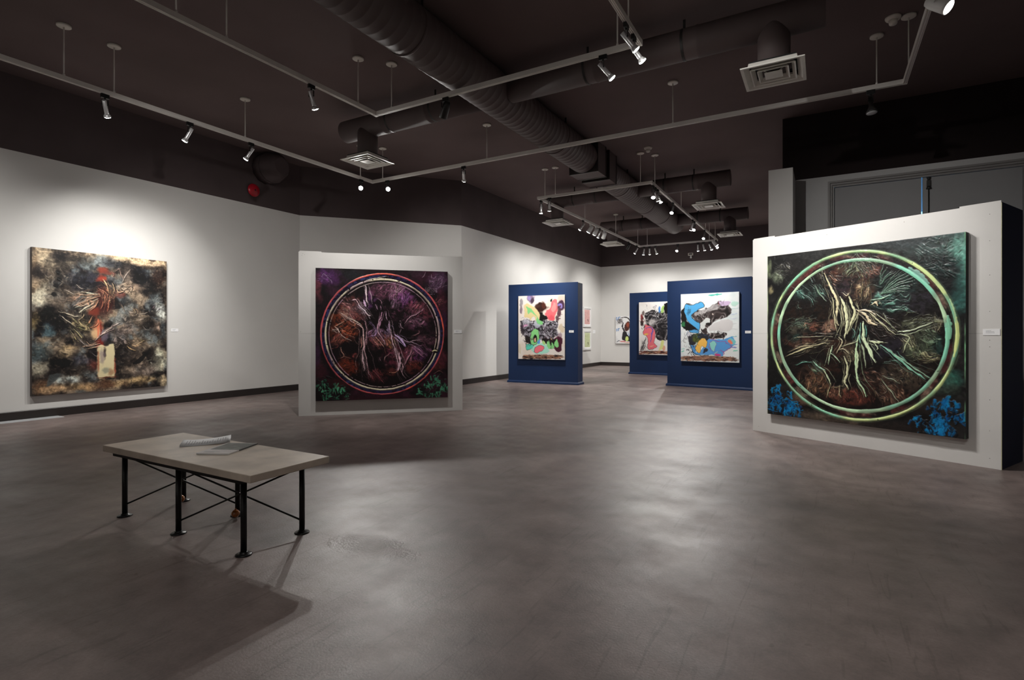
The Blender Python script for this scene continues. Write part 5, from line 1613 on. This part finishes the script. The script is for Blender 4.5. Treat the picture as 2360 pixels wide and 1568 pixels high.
def art_pour_pink():
    q = [(150, 262), (793, 238), (795, 1143), (150, 1130)]
    A = Art(q, 170, 216, (232, 224, 217), 44)
    A.cloud(160, (222, 204, 186), 0.5, 0.66, 0.6)
    GR = [(22, 18, 22), (196, 194, 204), (96, 86, 96), (226, 224, 230), (40, 32, 40), (160, 156, 168), (18, 14, 18)]
    for (x, y, rx, ry, c, a) in [(320, 295, 55, 55, (112, 90, 124), 0.85), (300, 290, 26, 26, (152, 136, 190), 0.9), (345, 320, 26, 34, (58, 44, 56), 0.8), (190, 350, 22, 50, (138, 132, 138), 0.8), (190, 450, 20, 50, (118, 98, 110), 0.8), (740, 290, 50, 50, (206, 176, 160), 0.8), (470, 405, 78, 58, (52, 26, 20), 1.0), (420, 400, 40, 16, (74, 46, 36), 0.9), (500, 390, 30, 40, (92, 44, 30), 0.7),
                                 (745, 390, 42, 66, (62, 34, 56), 0.95), (735, 395, 20, 26, (150, 134, 206), 0.95), (715, 480, 22, 60, (76, 40, 50), 0.85), (690, 570, 20, 40, (60, 38, 44), 0.8), (750, 700, 34, 50, (206, 184, 150), 0.7), (720, 800, 30, 40, (150, 124, 136), 0.8), (170, 990, 20, 60, (214, 200, 170), 0.7)]:
        A.smudge(x, y, rx, ry, c, a, 0.45, 40, 0.4)
    m = A.blob([(180, 600), (260, 580), (350, 605), (420, 600), (480, 545), (560, 590), (690, 610), (692, 700), (690, 790), (630, 830), (560, 870), (450, 850), (400, 740), (330, 850), (240, 850), (200, 730)], (120, 112, 120), 3, 14, 30)
    A.marble(m, GR, 110, 2.4, 1.0, 1.2)
    A.curls(300, 700, 130, 120, 34, [(24, 18, 22), (214, 212, 220), (110, 100, 112)], 9, 70)
    A.curls(570, 710, 130, 110, 60, [(24, 18, 22), (24, 18, 22), (214, 212, 220), (120, 104, 122), (52, 36, 48)], 9, 70)
    A.smudge(260, 620, 60, 30, (206, 206, 216), 0.7, 0.5, 20, 0.4)
    A.smudge(420, 650, 50, 50, (190, 194, 208), 0.8, 0.5, 20, 0.4)
    A.blob([(205, 680), (260, 655), (290, 660), (240, 690), (210, 695)], (206, 150, 186), 2)
    A.smudge(205, 720, 24, 80, (40, 30, 40), 0.8, 0.5, 20, 0.4)
    A.blob([(440, 470), (490, 490), (500, 520), (570, 540), (560, 570), (500, 580), (490, 610), (430, 580), (440, 520)], (18, 12, 12), 2, 6)
    A.blob([(650, 830), (720, 820), (760, 870), (750, 1010), (700, 1035), (650, 985), (600, 900)], (74, 28, 46), 4, 14, 30)
    A.blob([(250, 810), (330, 840), (330, 920), (250, 880)], (28, 18, 18), 3, 8)
    A.blob([(480, 850), (560, 840), (640, 850), (690, 900), (640, 950), (540, 920), (490, 900)], (20, 16, 16), 3, 10)
    A.blob([(240, 400), (275, 370), (345, 388), (400, 430), (440, 490), (440, 560), (418, 605), (385, 612), (372, 540), (330, 560), (330, 610), (300, 560), (230, 548), (235, 470)], (226, 206, 152), 2, 5)
    A.blob([(262, 415), (300, 415), (350, 460), (395, 515), (430, 590), (480, 608), (482, 655), (430, 640), (388, 608), (402, 545), (330, 480), (288, 502)], (132, 206, 132), 2, 4)
    A.blob([(608, 335), (640, 298), (682, 312), (694, 375), (690, 450), (662, 520), (650, 585), (600, 602), (562, 545), (530, 510), (545, 455), (592, 430)], (240, 112, 118), 2, 5)
    A.blob([(640, 340), (675, 360), (672, 450), (630, 490), (610, 450)], (244, 150, 146), 3, 4)
    A.smudge(605, 560, 40, 30, (226, 84, 96), 0.7, 0.4, 20)
    A.blob([(600, 300), (618, 292), (612, 325), (598, 330)], (16, 12, 12), 2)
    A.blob([(325, 770), (380, 705), (432, 740), (438, 830), (420, 912), (370, 938), (318, 900)], (136, 210, 132), 2, 5, line=(20, 16, 16), lw=5)
    A.blob([(352, 830), (380, 795), (408, 850), (405, 900), (365, 905)], (18, 12, 12), 2, 4)
    A.blob([(365, 850), (385, 835), (398, 890), (375, 902)], (222, 172, 142), 2, 3)
    A.blob([(420, 880), (450, 850), (452, 905), (425, 930)], (92, 152, 214), 2, 3)
    A.blob([(250, 915), (310, 915), (360, 940), (365, 975), (270, 1005)], (92, 206, 182), 2, 8, line=(20, 16, 16), lw=3)
    A.blob([(335, 1000), (400, 930), (500, 910), (560, 960), (580, 1030), (480, 1062), (370, 1050)], (170, 228, 208), 3, 8)
    A.blob([(490, 870), (520, 900), (520, 940), (490, 920)], (176, 214, 130), 2, 3)
    A.blob([(560, 860), (590, 890), (600, 940), (620, 890), (645, 930), (640, 980), (580, 985), (545, 920)], (136, 210, 132), 2, 4)
    A.blob([(660, 900), (690, 850), (712, 930), (690, 965), (655, 940)], (136, 210, 132), 2, 4)
    A.stroke([(585, 810), (610, 860), (625, 870)], 16, (222, 180, 130), 1)
    A.blob([(362, 1025), (390, 975), (450, 945), (500, 960), (505, 1000), (450, 1025), (400, 1042)], (240, 118, 130), 2, 3, line=(72, 30, 50), lw=5)
    A.curls(580, 860, 110, 60, 22, [(16, 12, 12), (60, 30, 40)], 9, 60)
    A.curls(270, 880, 60, 80, 14, [(16, 12, 12), (90, 70, 80)], 8, 60)
    A.curls(720, 480, 40, 110, 12, [(80, 40, 50), (110, 80, 90)], 9, 60)
    A.warp(16, 60, 3)
    ground(A, 1075, 1125, 210, 740)
    return A


def art_pour_blue():
    q = [(777, 230), (1583, 205), (1587, 1183), (780, 1165)]
    A = Art(q, 200, 240, (234, 238, 238), 55)
    A.cloud(180, (214, 226, 226), 0.5, 0.66, 0.7)
    for (x0, x1, y, w_, c) in [(1160, 1340, 242, 26, (66, 186, 166)), (900, 1060, 250, 22, (206, 224, 220)), (1000, 1160, 290, 20, (214, 230, 226)), (860, 1010, 330, 14, (206, 222, 218)), (1480, 1570, 430, 24, (206, 222, 224)), (1480, 1560, 510, 22, (196, 208, 222)), (1470, 1560, 570, 18, (206, 214, 226)), (1500, 1560, 370, 60, (186, 224, 210)), (1480, 1555, 820, 14, (96, 176, 186)), (1490, 1560, 930, 14, (110, 150, 200)), (1470, 1550, 970, 18, (130, 136, 200)), (1500, 1560, 1015, 18, (96, 200, 170)), (790, 830, 1035, 16, (96, 200, 170)), (790, 840, 1000, 14, (150, 210, 200)), (1380, 1560, 640, 26, (220, 224, 226)), (1400, 1560, 720, 26, (226, 230, 230))]:
        A.stroke([(x0, y + 4), ((x0 + x1) / 2, y), (x1, y - 6)], w_, c, 0.9, 0.4, 0.5)
    A.blob([(780, 465), (810, 440), (840, 430), (850, 560), (900, 640), (1000, 690), (1030, 745), (900, 745), (820, 715), (785, 650), (790, 540)], (20, 16, 16), 3, 8)
    A.smudge(810, 650, 30, 40, (60, 150, 90), 0.8, 0.5, 20)
    m = A.blob([(930, 490), (1010, 460), (1100, 445), (1250, 375), (1330, 330), (1440, 380), (1490, 480), (1410, 560), (1270, 600), (1160, 690), (1150, 760), (1290, 780), (1420, 790), (1340, 845), (1200, 850), (1090, 790), (1050, 660), (990, 600), (940, 540)], (72, 62, 62), 4, 16, 40)
    A.marble(m, [(40, 34, 34), (74, 62, 62), (206, 202, 200), (60, 50, 50), (96, 84, 84), (30, 26, 26)], 170, 2.2, 0.4, 1.0)
    A.curls(1080, 530, 130, 40, 34, [(36, 30, 30), (206, 202, 200), (80, 70, 70)], 9, 80)
    A.curls(1300, 790, 120, 40, 26, [(36, 30, 30), (150, 140, 140)], 8, 80)
    A.blob([(960, 490), (1080, 450), (1250, 385), (1330, 380), (1290, 440), (1150, 480), (1000, 530)], (196, 192, 192), 6, 14, 30, 0.75)
    A.blob([(1170, 690), (1240, 640), (1380, 590), (1480, 600), (1500, 700), (1400, 760), (1280, 740), (1180, 740)], (214, 210, 210), 6, 12, 30, 0.9)
    A.blob([(1090, 610), (1140, 560), (1190, 580), (1180, 630), (1130, 640), (1120, 700), (1060, 720), (1040, 650)], (226, 230, 228), 4, 8, 24, 0.95, line=(60, 50, 50), lw=4)
    A.smudge(1260, 510, 120, 50, (62, 52, 52), 0.75, 0.5, 40)
    A.smudge(1225, 512, 10, 10, (226, 210, 200), 1, 0.2, 10)
    A.blob([(1300, 340), (1380, 330), (1480, 350), (1420, 390), (1330, 395)], (208, 184, 216), 3, 10)
    A.stroke([(1300, 330), (1302, 400)], 8, (200, 70, 60), 0.9)
    A.curls(1340, 410, 110, 40, 22, [(70, 60, 64), (120, 110, 116)], 6, 60)
    A.blob([(838, 382), (870, 368), (935, 388), (1000, 362), (1062, 345), (1106, 375), (1092, 412), (1010, 455), (955, 500), (935, 550), (990, 605), (1045, 650), (1035, 745), (980, 690), (905, 640), (855, 560), (832, 470)], (84, 172, 228), 2, 3, line=(16, 14, 18), lw=8)
    A.stroke([(850, 365), (880, 358), (930, 378)], 14, (14, 12, 14), 1)
    A.tuft(890, 470, 30, 60, 60, 26, 16, (40, 70, 96), 4, 80, 0.8)
    A.blob([(890, 740), (960, 720), (1030, 745), (1020, 775), (940, 770)], (84, 160, 214), 2, 6, line=(20, 18, 20), lw=4)
    A.blob([(885, 830), (960, 790), (1100, 780), (1200, 830), (1160, 870), (1000, 900), (930, 980), (905, 920)], (46, 46, 52), 5, 12, 30)
    A.blob([(870, 790), (900, 760), (930, 790), (880, 830)], (206, 206, 214), 2, 5, line=(40, 36, 40), lw=4)
    A.blob([(920, 940), (985, 960), (1000, 1040), (1080, 1000), (1150, 870), (1250, 862), (1370, 860), (1480, 822), (1535, 880), (1520, 930), (1440, 1000), (1370, 1050), (1350, 1105), (1240, 1082), (1060, 1078), (960, 1060)], (92, 158, 220), 2, 6)
    A.smudge(1000, 850, 50, 60, (96, 110, 40), 0.8, 0.5, 24)
    A.blob([(985, 960), (1020, 895), (1062, 850), (1125, 852), (1152, 925), (1120, 985), (1075, 960), (1058, 1000), (1060, 1040), (1030, 1052), (985, 1000)], (246, 192, 92), 2, 3, line=(60, 60, 70), lw=3)
    A.blob([(1130, 985), (1160, 1010), (1120, 1040), (1090, 1060), (1100, 1010)], (50, 50, 62), 3, 6)
    A.blob([(1180, 915), (1225, 880), (1266, 910), (1262, 985), (1235, 1025), (1200, 985)], (144, 216, 206), 2, 3, line=(150, 60, 130), lw=4)
    for pts in ([(1185, 865), (1240, 860), (1300, 895), (1400, 890), (1410, 925)], [(1400, 885), (1420, 925), (1485, 958), (1400, 1020), (1370, 1030), (1385, 1050), (1340, 1010)], [(1330, 1010), (1385, 1045), (1360, 1070)], [(1170, 960), (1200, 1010)]):
        A.stroke(pts, 9, (184, 62, 130), 1, 0.4)
    A.blob([(1420, 880), (1470, 845), (1540, 880), (1520, 925), (1470, 925)], (126, 204, 210), 2, 4)
    A.blob([(1430, 880), (1460, 866), (1495, 900), (1480, 925), (1440, 905)], (240, 132, 112), 2, 3)
    A.blob([(1250, 1070), (1290, 1060), (1340, 1070), (1320, 1090), (1260, 1085)], (216, 72, 132), 2, 3)
    A.stroke([(1240, 1065), (1290, 1030)], 12, (246, 220, 120), 1)
    A.stroke([(930, 960), (960, 1050), (1060, 1085), (1170, 1080)], 12, (20, 20, 26), 0.95, 0.5)
    A.curls(1050, 820, 150, 40, 24, [(24, 24, 30), (60, 90, 130)], 9, 70)
    A.curls(850, 880, 40, 110, 16, [(120, 116, 116), (60, 56, 58)], 6, 70)
    A.curls(950, 1020, 60, 60, 10, [(20, 20, 26)], 9, 70)
    A.warp(13, 55, 3)
    ground(A, 1095, 1160, 800, 1560)
    return A


def art_pour_red():
    q = [(196, 348), (816, 328), (816, 1095), (197, 1077)]
    A = Art(q, 150, 190, (242, 239, 235), 66)
    A.cloud(160, (230, 224, 218), 0.5, 0.66, 0.6)
    m = A.blob([(288, 500), (340, 480), (400, 460), (470, 480), (520, 470), (590, 430), (640, 450), (660, 640), (640, 860), (560, 880), (470, 860), (440, 740), (400, 690), (330, 670), (290, 590)], (60, 56, 58), 4, 14, 40)
    A.marble(m, [(24, 22, 24), (70, 66, 70), (214, 210, 208), (50, 46, 48), (110, 104, 106), (22, 20, 22)], 120, 2.0, 0.7, 1.0)
    A.curls(450, 560, 150, 90, 50, [(24, 22, 24), (206, 204, 204), (90, 86, 90)], 9, 80)
    A.curls(540, 760, 80, 110, 24, [(20, 18, 20), (80, 76, 80)], 10, 80)
    A.smudge(400, 620, 60, 40, (216, 212, 210), 0.8, 0.5, 26)
    A.smudge(540, 720, 60, 110, (30, 28, 30), 0.7, 0.5, 30)
    A.smudge(240, 560, 22, 50, (126, 30, 30), 0.9, 0.5, 20)
    A.smudge(245, 640, 26, 40, (44, 26, 26), 0.95, 0.5, 20)
    A.smudge(265, 500, 16, 30, (70, 50, 46), 0.7, 0.5, 20)
    A.blob([(285, 660), (340, 670), (395, 690), (440, 745), (442, 850), (430, 920), (465, 955), (440, 992), (335, 1002), (332, 900), (312, 820), (262, 795), (270, 735)], (240, 118, 128), 2, 4, line=(30, 22, 26), lw=5)
    A.stroke([(300, 715), (340, 700), (385, 705), (412, 745), (392, 800), (388, 850), (372, 905)], 20, (112, 98, 184), 1, 0.5)
    A.blob([(275, 790), (310, 780), (345, 790), (320, 810), (285, 808)], (240, 190, 96), 2, 3)
    A.stroke([(350, 970), (390, 965), (420, 950)], 14, (244, 196, 150), 1)
    A.stroke([(295, 380), (315, 385), (310, 415)], 8, (110, 96, 110), 0.9)
    A.stroke([(285, 455), (300, 465)], 7, (120, 110, 120), 0.9)
    A.stroke([(435, 395), (462, 400), (440, 420)], 9, (110, 90, 130), 0.9)
    A.blob([(490, 420), (505, 402), (522, 420), (518, 490), (495, 490)], (84, 142, 208), 2, 2)
    A.blob([(540, 420), (560, 390), (582, 420), (570, 480), (545, 498), (535, 470)], (168, 206, 112), 2, 2)
    A.blob([(570, 370), (640, 360), (650, 470), (590, 500), (580, 420)], (16, 14, 16), 3, 8)
    A.stroke([(300, 840), (270, 940), (220, 1030)], 26, (96, 90, 92), 0.8, 0.6)
    A.tuft(260, 960, 40, 90, 110, 24, 70, (60, 54, 56), 6, 20, 0.8)
    A.blob([(510, 960), (540, 880), (575, 890), (560, 960), (540, 1010), (500, 1020)], (226, 230, 152), 2, 4)
    A.smudge(570, 990, 20, 40, (226, 156, 120), 0.8, 0.5, 20)
    A.curls(260, 620, 30, 80, 12, [(44, 26, 26), (120, 30, 30)], 8, 50)
    A.warp(13, 55, 3)
    ground(A, 1030, 1070, 215, 800, (96, 34, 30))
    return A


def art_far():
    q = [(815, 458), (1345, 452), (1345, 1030), (818, 1035)]
    A = Art(q, 90, 96, (228, 228, 228), 77)
    A.cloud(160, (206, 206, 208), 0.5, 0.66, 0.6)
    bl = (54, 112, 182)
    for pts in ([(838, 475), (838, 545)], [(870, 500), (885, 475), (905, 480)], [(868, 490), (870, 525), (895, 530)], [(840, 720), (840, 775)], [(870, 720), (870, 775)], [(868, 720), (895, 718)], [(1090, 470), (1110, 480), (1108, 510)], [(1150, 480), (1180, 470), (1190, 520), (1150, 540)], [(1060, 800), (1080, 860), (1110, 870)], [(1230, 480), (1232, 550)], [(1240, 720), (1240, 790)], [(1180, 720), (1200, 800)]):
        A.stroke(pts, 17, bl, 0.95, 0.2)
    A.stroke([(925, 490), (1000, 480), (1060, 500), (1095, 560)], 26, (40, 32, 30), 0.95, 0.5)
    A.smudge(910, 560, 40, 50, (160, 156, 158), 0.8, 0.5, 30)
    A.tuft(900, 560, 50, 60, 40, 26, 50, (70, 62, 64), 8, 60, 0.8)
    A.blob([(985, 690), (1000, 640), (1050, 570), (1085, 580), (1092, 680), (1060, 760), (1010, 770)], (70, 34, 26), 3, 8)
    A.smudge(1055, 640, 26, 50, (156, 74, 52), 0.9, 0.4, 20)
    A.stroke([(965, 600), (950, 680), (985, 760), (1010, 850)], 34, (48, 42, 46), 0.95, 0.4)
    A.blob([(940, 900), (970, 790), (1020, 780), (1060, 870), (1130, 880), (1150, 970), (1040, 985), (950, 950)], (30, 28, 32), 4, 14)
    A.blob([(1008, 930), (1020, 890), (1050, 882), (1070, 920), (1062, 968), (1030, 980), (1010, 960)], (206, 224, 130), 2, 2)
    A.smudge(960, 990, 60, 14, (206, 112, 110), 0.8, 0.4, 20)
    A.smudge(1100, 1010, 90, 14, (214, 160, 140), 0.8, 0.4, 20)
    A.stroke([(835, 1010), (870, 980), (910, 965)], 20, (70, 76, 84), 0.9)
    return A


p1 = hang('painting', 'smoky black and cream abstract painting with red pillar on the left wall', (XL, 0), 90, 3.29, 5.117, 0.323, 2.455, 0.06, art_smoky(), (0.06, 0.045, 0.04), 0.004, 0.5)
hang('painting', 'purple and red painting with a double ring on the white panel', PAN['P2'][0], PAN['P2'][1], 0.243, 2.194, 0.223, 2.187, 0.07, art_purple(), (0.02, 0.012, 0.015), 0.005, 0.4, 0.25)
hang('painting', 'large dark painting with a green double ring and blue corners', PAN['P3'][0], PAN['P3'][1], 0.238, 2.168, 0.245, 2.157, 0.07, art_green(), (0.014, 0.014, 0.013), 0.006, 0.38, 0.25)
hang('painting', 'pink and green poured painting on the left navy panel', PAN['B1'][0], PAN['B1'][1], 0.297, 1.517, 0.592, 2.145, 0.05, art_pour_pink(), (0.7, 0.68, 0.66), 0.003)
hang('painting', 'blue and yellow poured painting on the right navy panel', PAN['B2'][0], PAN['B2'][1], 0.342, 1.622, 0.590, 2.12, 0.05, art_pour_blue(), (0.7, 0.7, 0.7), 0.003)
hang('painting', 'pink hooked-shape painting on the half hidden navy panel', PAN['B3'][0], PAN['B3'][1], 0.319, 1.545, 0.592, 2.147, 0.05, art_pour_red(), (0.7, 0.68, 0.66), 0.003)
hang('painting', 'small white painting with blue marks on the end wall', (XI, YF), 0, 0.61, 1.66, 0.84, 1.872, 0.05, art_far(), (0.25, 0.22, 0.2), 0.002)


# ------------------------------------------------------------------ framed prints on the inner wall
def framed(label, u0, u1, z0, z1, paper, seed):
    loc = Vector((XI + 0.001, 10.545 + u0, z0))
    p = thing('framed_print', label, 'framed print', loc, math.radians(90), group='framed prints on the inner wall')
    wd, ht = u1 - u0, z1 - z0
    bm = bmesh.new()
    b = 0.065
    for (xa, xb, za, zb) in ((0, wd, 0, b), (0, wd, ht - b, ht), (0, b, b, ht - b), (wd - b, wd, b, ht - b)):
        box(bm, xa, xb, -0.035, 0, za, zb)
    build('frame', bm, M_WCAN, p)
    bm = bmesh.new()
    box(bm, b, wd - b, -0.012, -0.002, b, ht - b)
    build('mat_board', bm, M_LABEL, p)
    bm = bmesh.new()
    box(bm, b + 0.035, wd - b - 0.035, -0.0145, -0.0118, b + 0.035, ht - b - 0.035)
    s = build('print', bm, mat('print_paper_' + str(seed), paper, 0.8, var=0.10, vscale=9), p)
    rnd = random.Random(seed)
    bm = bmesh.new()
    x, y = wd * 0.58, ht * 0.40
    for k in range(7):
        lathe(bm, (x + rnd.gauss(0, 0.012), -0.0165, y - k * 0.026 + rnd.gauss(0, 0.006)), (x + 0.0, -0.0140, y - k * 0.026), [(0, 0.006), (0.001, 0.02 if k < 4 else 0.011), (0.0022, 0.02 if k < 4 else 0.011)], 8)
    for k in range(5):
        xx, yy = wd * 0.25 + rnd.gauss(0, 0.03), ht * (0.25 + 0.5 * rnd.random())
        box(bm, xx, xx + 0.01, -0.0155, -0.0143, yy, yy + 0.03)
    build('ink_mark', bm, M_BLACK, s)
    return p


framed('pink print in a white frame above the pale green one', 7.49, 8.21, 1.455, 2.18, (0.66, 0.38, 0.36), 3)
framed('pale green print in a white frame below the pink one', 7.50, 8.22, 0.625, 1.345, (0.52, 0.57, 0.33), 4)
framed('upper white frame almost hidden behind the left navy panel', 6.68, 7.41, 1.455, 2.18, (0.62, 0.50, 0.29), 5)
framed('lower white frame almost hidden behind the left navy panel', 6.68, 7.41, 0.625, 1.345, (0.32, 0.50, 0.49), 6)

# ------------------------------------------------------------------ bench
BX, BY = -3.41, 2.055
bench = thing('bench', 'low bench with worn tan top and six black pipe legs', 'bench', (BX, BY, 0))
M_TOP = mat('worn_tan_laminate', (0.60, 0.51, 0.42), 0.32, var=0.22, vscale=5, bump=0.04, bscale=60, spec=0.5)
bm = bmesh.new()
box(bm, -0.79, 0.79, -0.265, 0.265, 0.428, 0.470, 0.004)
top = build('bench_top', bm, M_TOP, bench)
bm = bmesh.new()
LX, LY = (-0.64, 0.0, 0.64), (-0.20, 0.185)
for yy in (LY[0] - 0.022, LY[1] + 0.022):
    box(bm, -0.70, 0.68, yy - 0.022, yy + 0.022, 0.404, 0.4278)
for xx in LX:
    box(bm, xx - 0.02, xx + 0.02, LY[0], LY[1], 0.4152, 0.4277)
build('support_frame', bm, M_LEG, bench)
for xx in LX:
    for yy in LY:
        bm = bmesh.new()
        tube(bm, (xx, yy, 0.008), (xx, yy, 0.4149), 0.0165, 16)
        lg = build('leg', bm, M_LEG, bench)
        bm = bmesh.new()
        lathe(bm, (xx, yy, 0), (xx, yy, 0.05), [(0, 0.044), (0.005, 0.044), (0.008, 0.040), (0.009, 0.024), (0.018, 0.021), (0.019, 0.0168)], 24)
        build('floor_flange', bm, M_LEG, lg)


def rod(a, b):
    bm = bmesh.new()
    tube(bm, a, b, 0.0055, 10)
    build('cross_brace', bm, M_LEG, bench)


z0b, z1b = 0.075, 0.405
for (xa, xb) in ((LX[0], LX[1]), (LX[1], LX[2])):
    rod((xa, LY[0], z0b), (xb + 0.004, LY[1], z1b))
    rod((xa - 0.004, LY[0], z1b), (xb, LY[1], z0b))
for (xx, lb) in ((LX[0], 'amber ball at the foot of the rear left bench leg'), (LX[1], 'amber ball at the foot of the rear middle bench leg')):
    bm = bmesh.new()
    ball(bm, (0, 0, 0.024), 0.026, 1, 1, 1.0)
    lathe(bm, (0, 0, 0.046), (0, 0, 0.058), [(0, 0.008), (0.012, 0.004)], 10)
    bo = build('amber_ball', bm, M_AMBER, None, True)
    bo.location = (BX + xx + 0.050, BY + LY[1] - 0.048, 0.0095)
    tag(bo, lb, 'ball')

# papers on the bench
ZB = 0.4701


def sheet_mat(name, base, ink, scale, rows):
    """paper with rows of printed lines"""
    m = bpy.data.materials.new(name)
    m.use_nodes = True
    nt = m.node_tree
    b = nt.nodes['Principled BSDF']
    b.inputs['Roughness'].default_value = 0.6
    tc = nt.nodes.new('ShaderNodeTexCoord')
    br = nt.nodes.new('ShaderNodeTexBrick')
    br.offset = 0.37
    br.inputs['Color1'].default_value = (*ink, 1)
    br.inputs['Color2'].default_value = (*[c * 1.6 for c in ink], 1)
    br.inputs['Mortar'].default_value = (*base, 1)
    br.inputs['Scale'].default_value = 1.0
    br.inputs['Mortar Size'].default_value = 0.0042
    br.inputs['Mortar Smooth'].default_value = 0.1
    br.inputs['Brick Width'].default_value = scale
    br.inputs['Row Height'].default_value = rows
    nt.links.new(tc.outputs['Object'], br.inputs['Vector'])
    nt.links.new(br.outputs['Color'], b.inputs['Base Color'])
    return m


def paper_stack():
    c = (-3.685, 2.19)
    t = thing('paper_stack', 'stapled sheaf of printed white pages lying on the bench', 'papers', (c[0], c[1], ZB), math.radians(55))
    L, Wd = 0.295, 0.215
    for k in range(4):
        bm = bmesh.new()
        n = 14
        top_, bot = [], []
        for i in range(n + 1):
            x = -L / 2 + L * i / n
            u = i / n
            lift = 0.0012 * k + 0.0006 + 0.030 * max(0, (u - 0.35)) ** 2 * (0.6 + 0.25 * k) + 0.010 * max(0, 0.2 - u) * k
            for (lst, dz) in ((top_, 0.0006), (bot, 0.0)):
                lst.append([bm.verts.new((x, y, lift + dz)) for y in (-Wd / 2 + 0.002 * k, Wd / 2 + 0.002 * k)])
        for i in range(n):
            bm.faces.new((top_[i][0], top_[i + 1][0], top_[i + 1][1], top_[i][1]))
            bm.faces.new((bot[i][1], bot[i + 1][1], bot[i + 1][0], bot[i][0]))
            bm.faces.new((bot[i][0], bot[i + 1][0], top_[i + 1][0], top_[i][0]))
            bm.faces.new((top_[i][1], top_[i + 1][1], bot[i + 1][1], bot[i][1]))
        bm.faces.new((bot[0][0], top_[0][0], top_[0][1], bot[0][1]))
        bm.faces.new((bot[n][1], top_[n][1], top_[n][0], bot[n][0]))
        build('page', bm, M_LABEL, t, True)
        if k == 3:
            rnd = random.Random(5)
            bm = bmesh.new()
            for col_ in range(16):
                x = -L / 2 + 0.03 + col_ * 0.0155
                y = -Wd / 2 + 0.03 + 0.02 * rnd.random()
                ye = y + 0.05 + 0.09 * rnd.random()
                while y < ye:
                    l_ = 0.006 + 0.012 * rnd.random()
                    u = (x + L / 2) / L
                    zz = 0.0012 * 3 + 0.0006 + 0.030 * max(0, (u - 0.35)) ** 2 * 1.35 + 0.010 * max(0, 0.2 - u) * 3 + 0.0009
                    f = [bm.verts.new((x, y, zz)), bm.verts.new((x + 0.004, y, zz + 0.0003)), bm.verts.new((x + 0.004, y + l_, zz + 0.0003)), bm.verts.new((x, y + l_, zz))]
                    bm.faces.new(f)
                    y += l_ + 0.004
            build('printed_text', bm, M_INK, t)


paper_stack()
bk = thing('exhibition_catalogue', 'thin softcover catalogue with dark landscape picture on the bench', 'book', (-3.345, 2.13, ZB), math.radians(25))
bm = bmesh.new()
box(bm, -0.105, 0.105, -0.16, 0.16, 0.0005, 0.0075, 0.001)
build('pages', bm, M_LABEL, bk)
bm = bmesh.new()
box(bm, -0.106, 0.1065, -0.161, 0.161, 0.0076, 0.0086)
build('cover', bm, mat('cover_paper', (0.62, 0.58, 0.57), 0.35, var=0.03, vscale=20), bk)


def photo_mat():
    m = bpy.data.materials.new('landscape_print')
    m.use_nodes = True
    nt = m.node_tree
    b = nt.nodes['Principled BSDF']
    b.inputs['Roughness'].default_value = 0.3
    tc = nt.nodes.new('ShaderNodeTexCoord')
    n = nt.nodes.new('ShaderNodeTexNoise')
    n.inputs['Scale'].default_value = 22
    n.inputs['Detail'].default_value = 6
    nt.links.new(tc.outputs['Object'], n.inputs['Vector'])
    r = nt.nodes.new('ShaderNodeValToRGB')
    for p_, c_ in ((0.3, (0.01, 0.012, 0.018, 1)), (0.5, (0.035, 0.05, 0.035, 1)), (0.7, (0.12, 0.14, 0.12, 1))):
        e_ = r.color_ramp.elements.new(p_)
        e_.color = c_
    nt.links.new(n.outputs['Fac'], r.inputs['Fac'])
    nt.links.new(r.outputs['Color'], b.inputs['Base Color'])
    return m


bm = bmesh.new()
box(bm, -0.088, 0.1068, -0.05, 0.150, 0.0087, 0.0090)
build('cover_picture', bm, photo_mat(), bk)
bm = bmesh.new()
box(bm, 0.1066, 0.1076, -0.05, 0.160, 0.0006, 0.0090)
build('spine', bm, M_BLACK, bk)
bm = bmesh.new()
for k in range(2):
    box(bm, -0.08, 0.02 - 0.03 * k, -0.115 - 0.014 * k, -0.111 - 0.014 * k, 0.0087, 0.0089)
build('cover_title', bm, M_INK, bk)
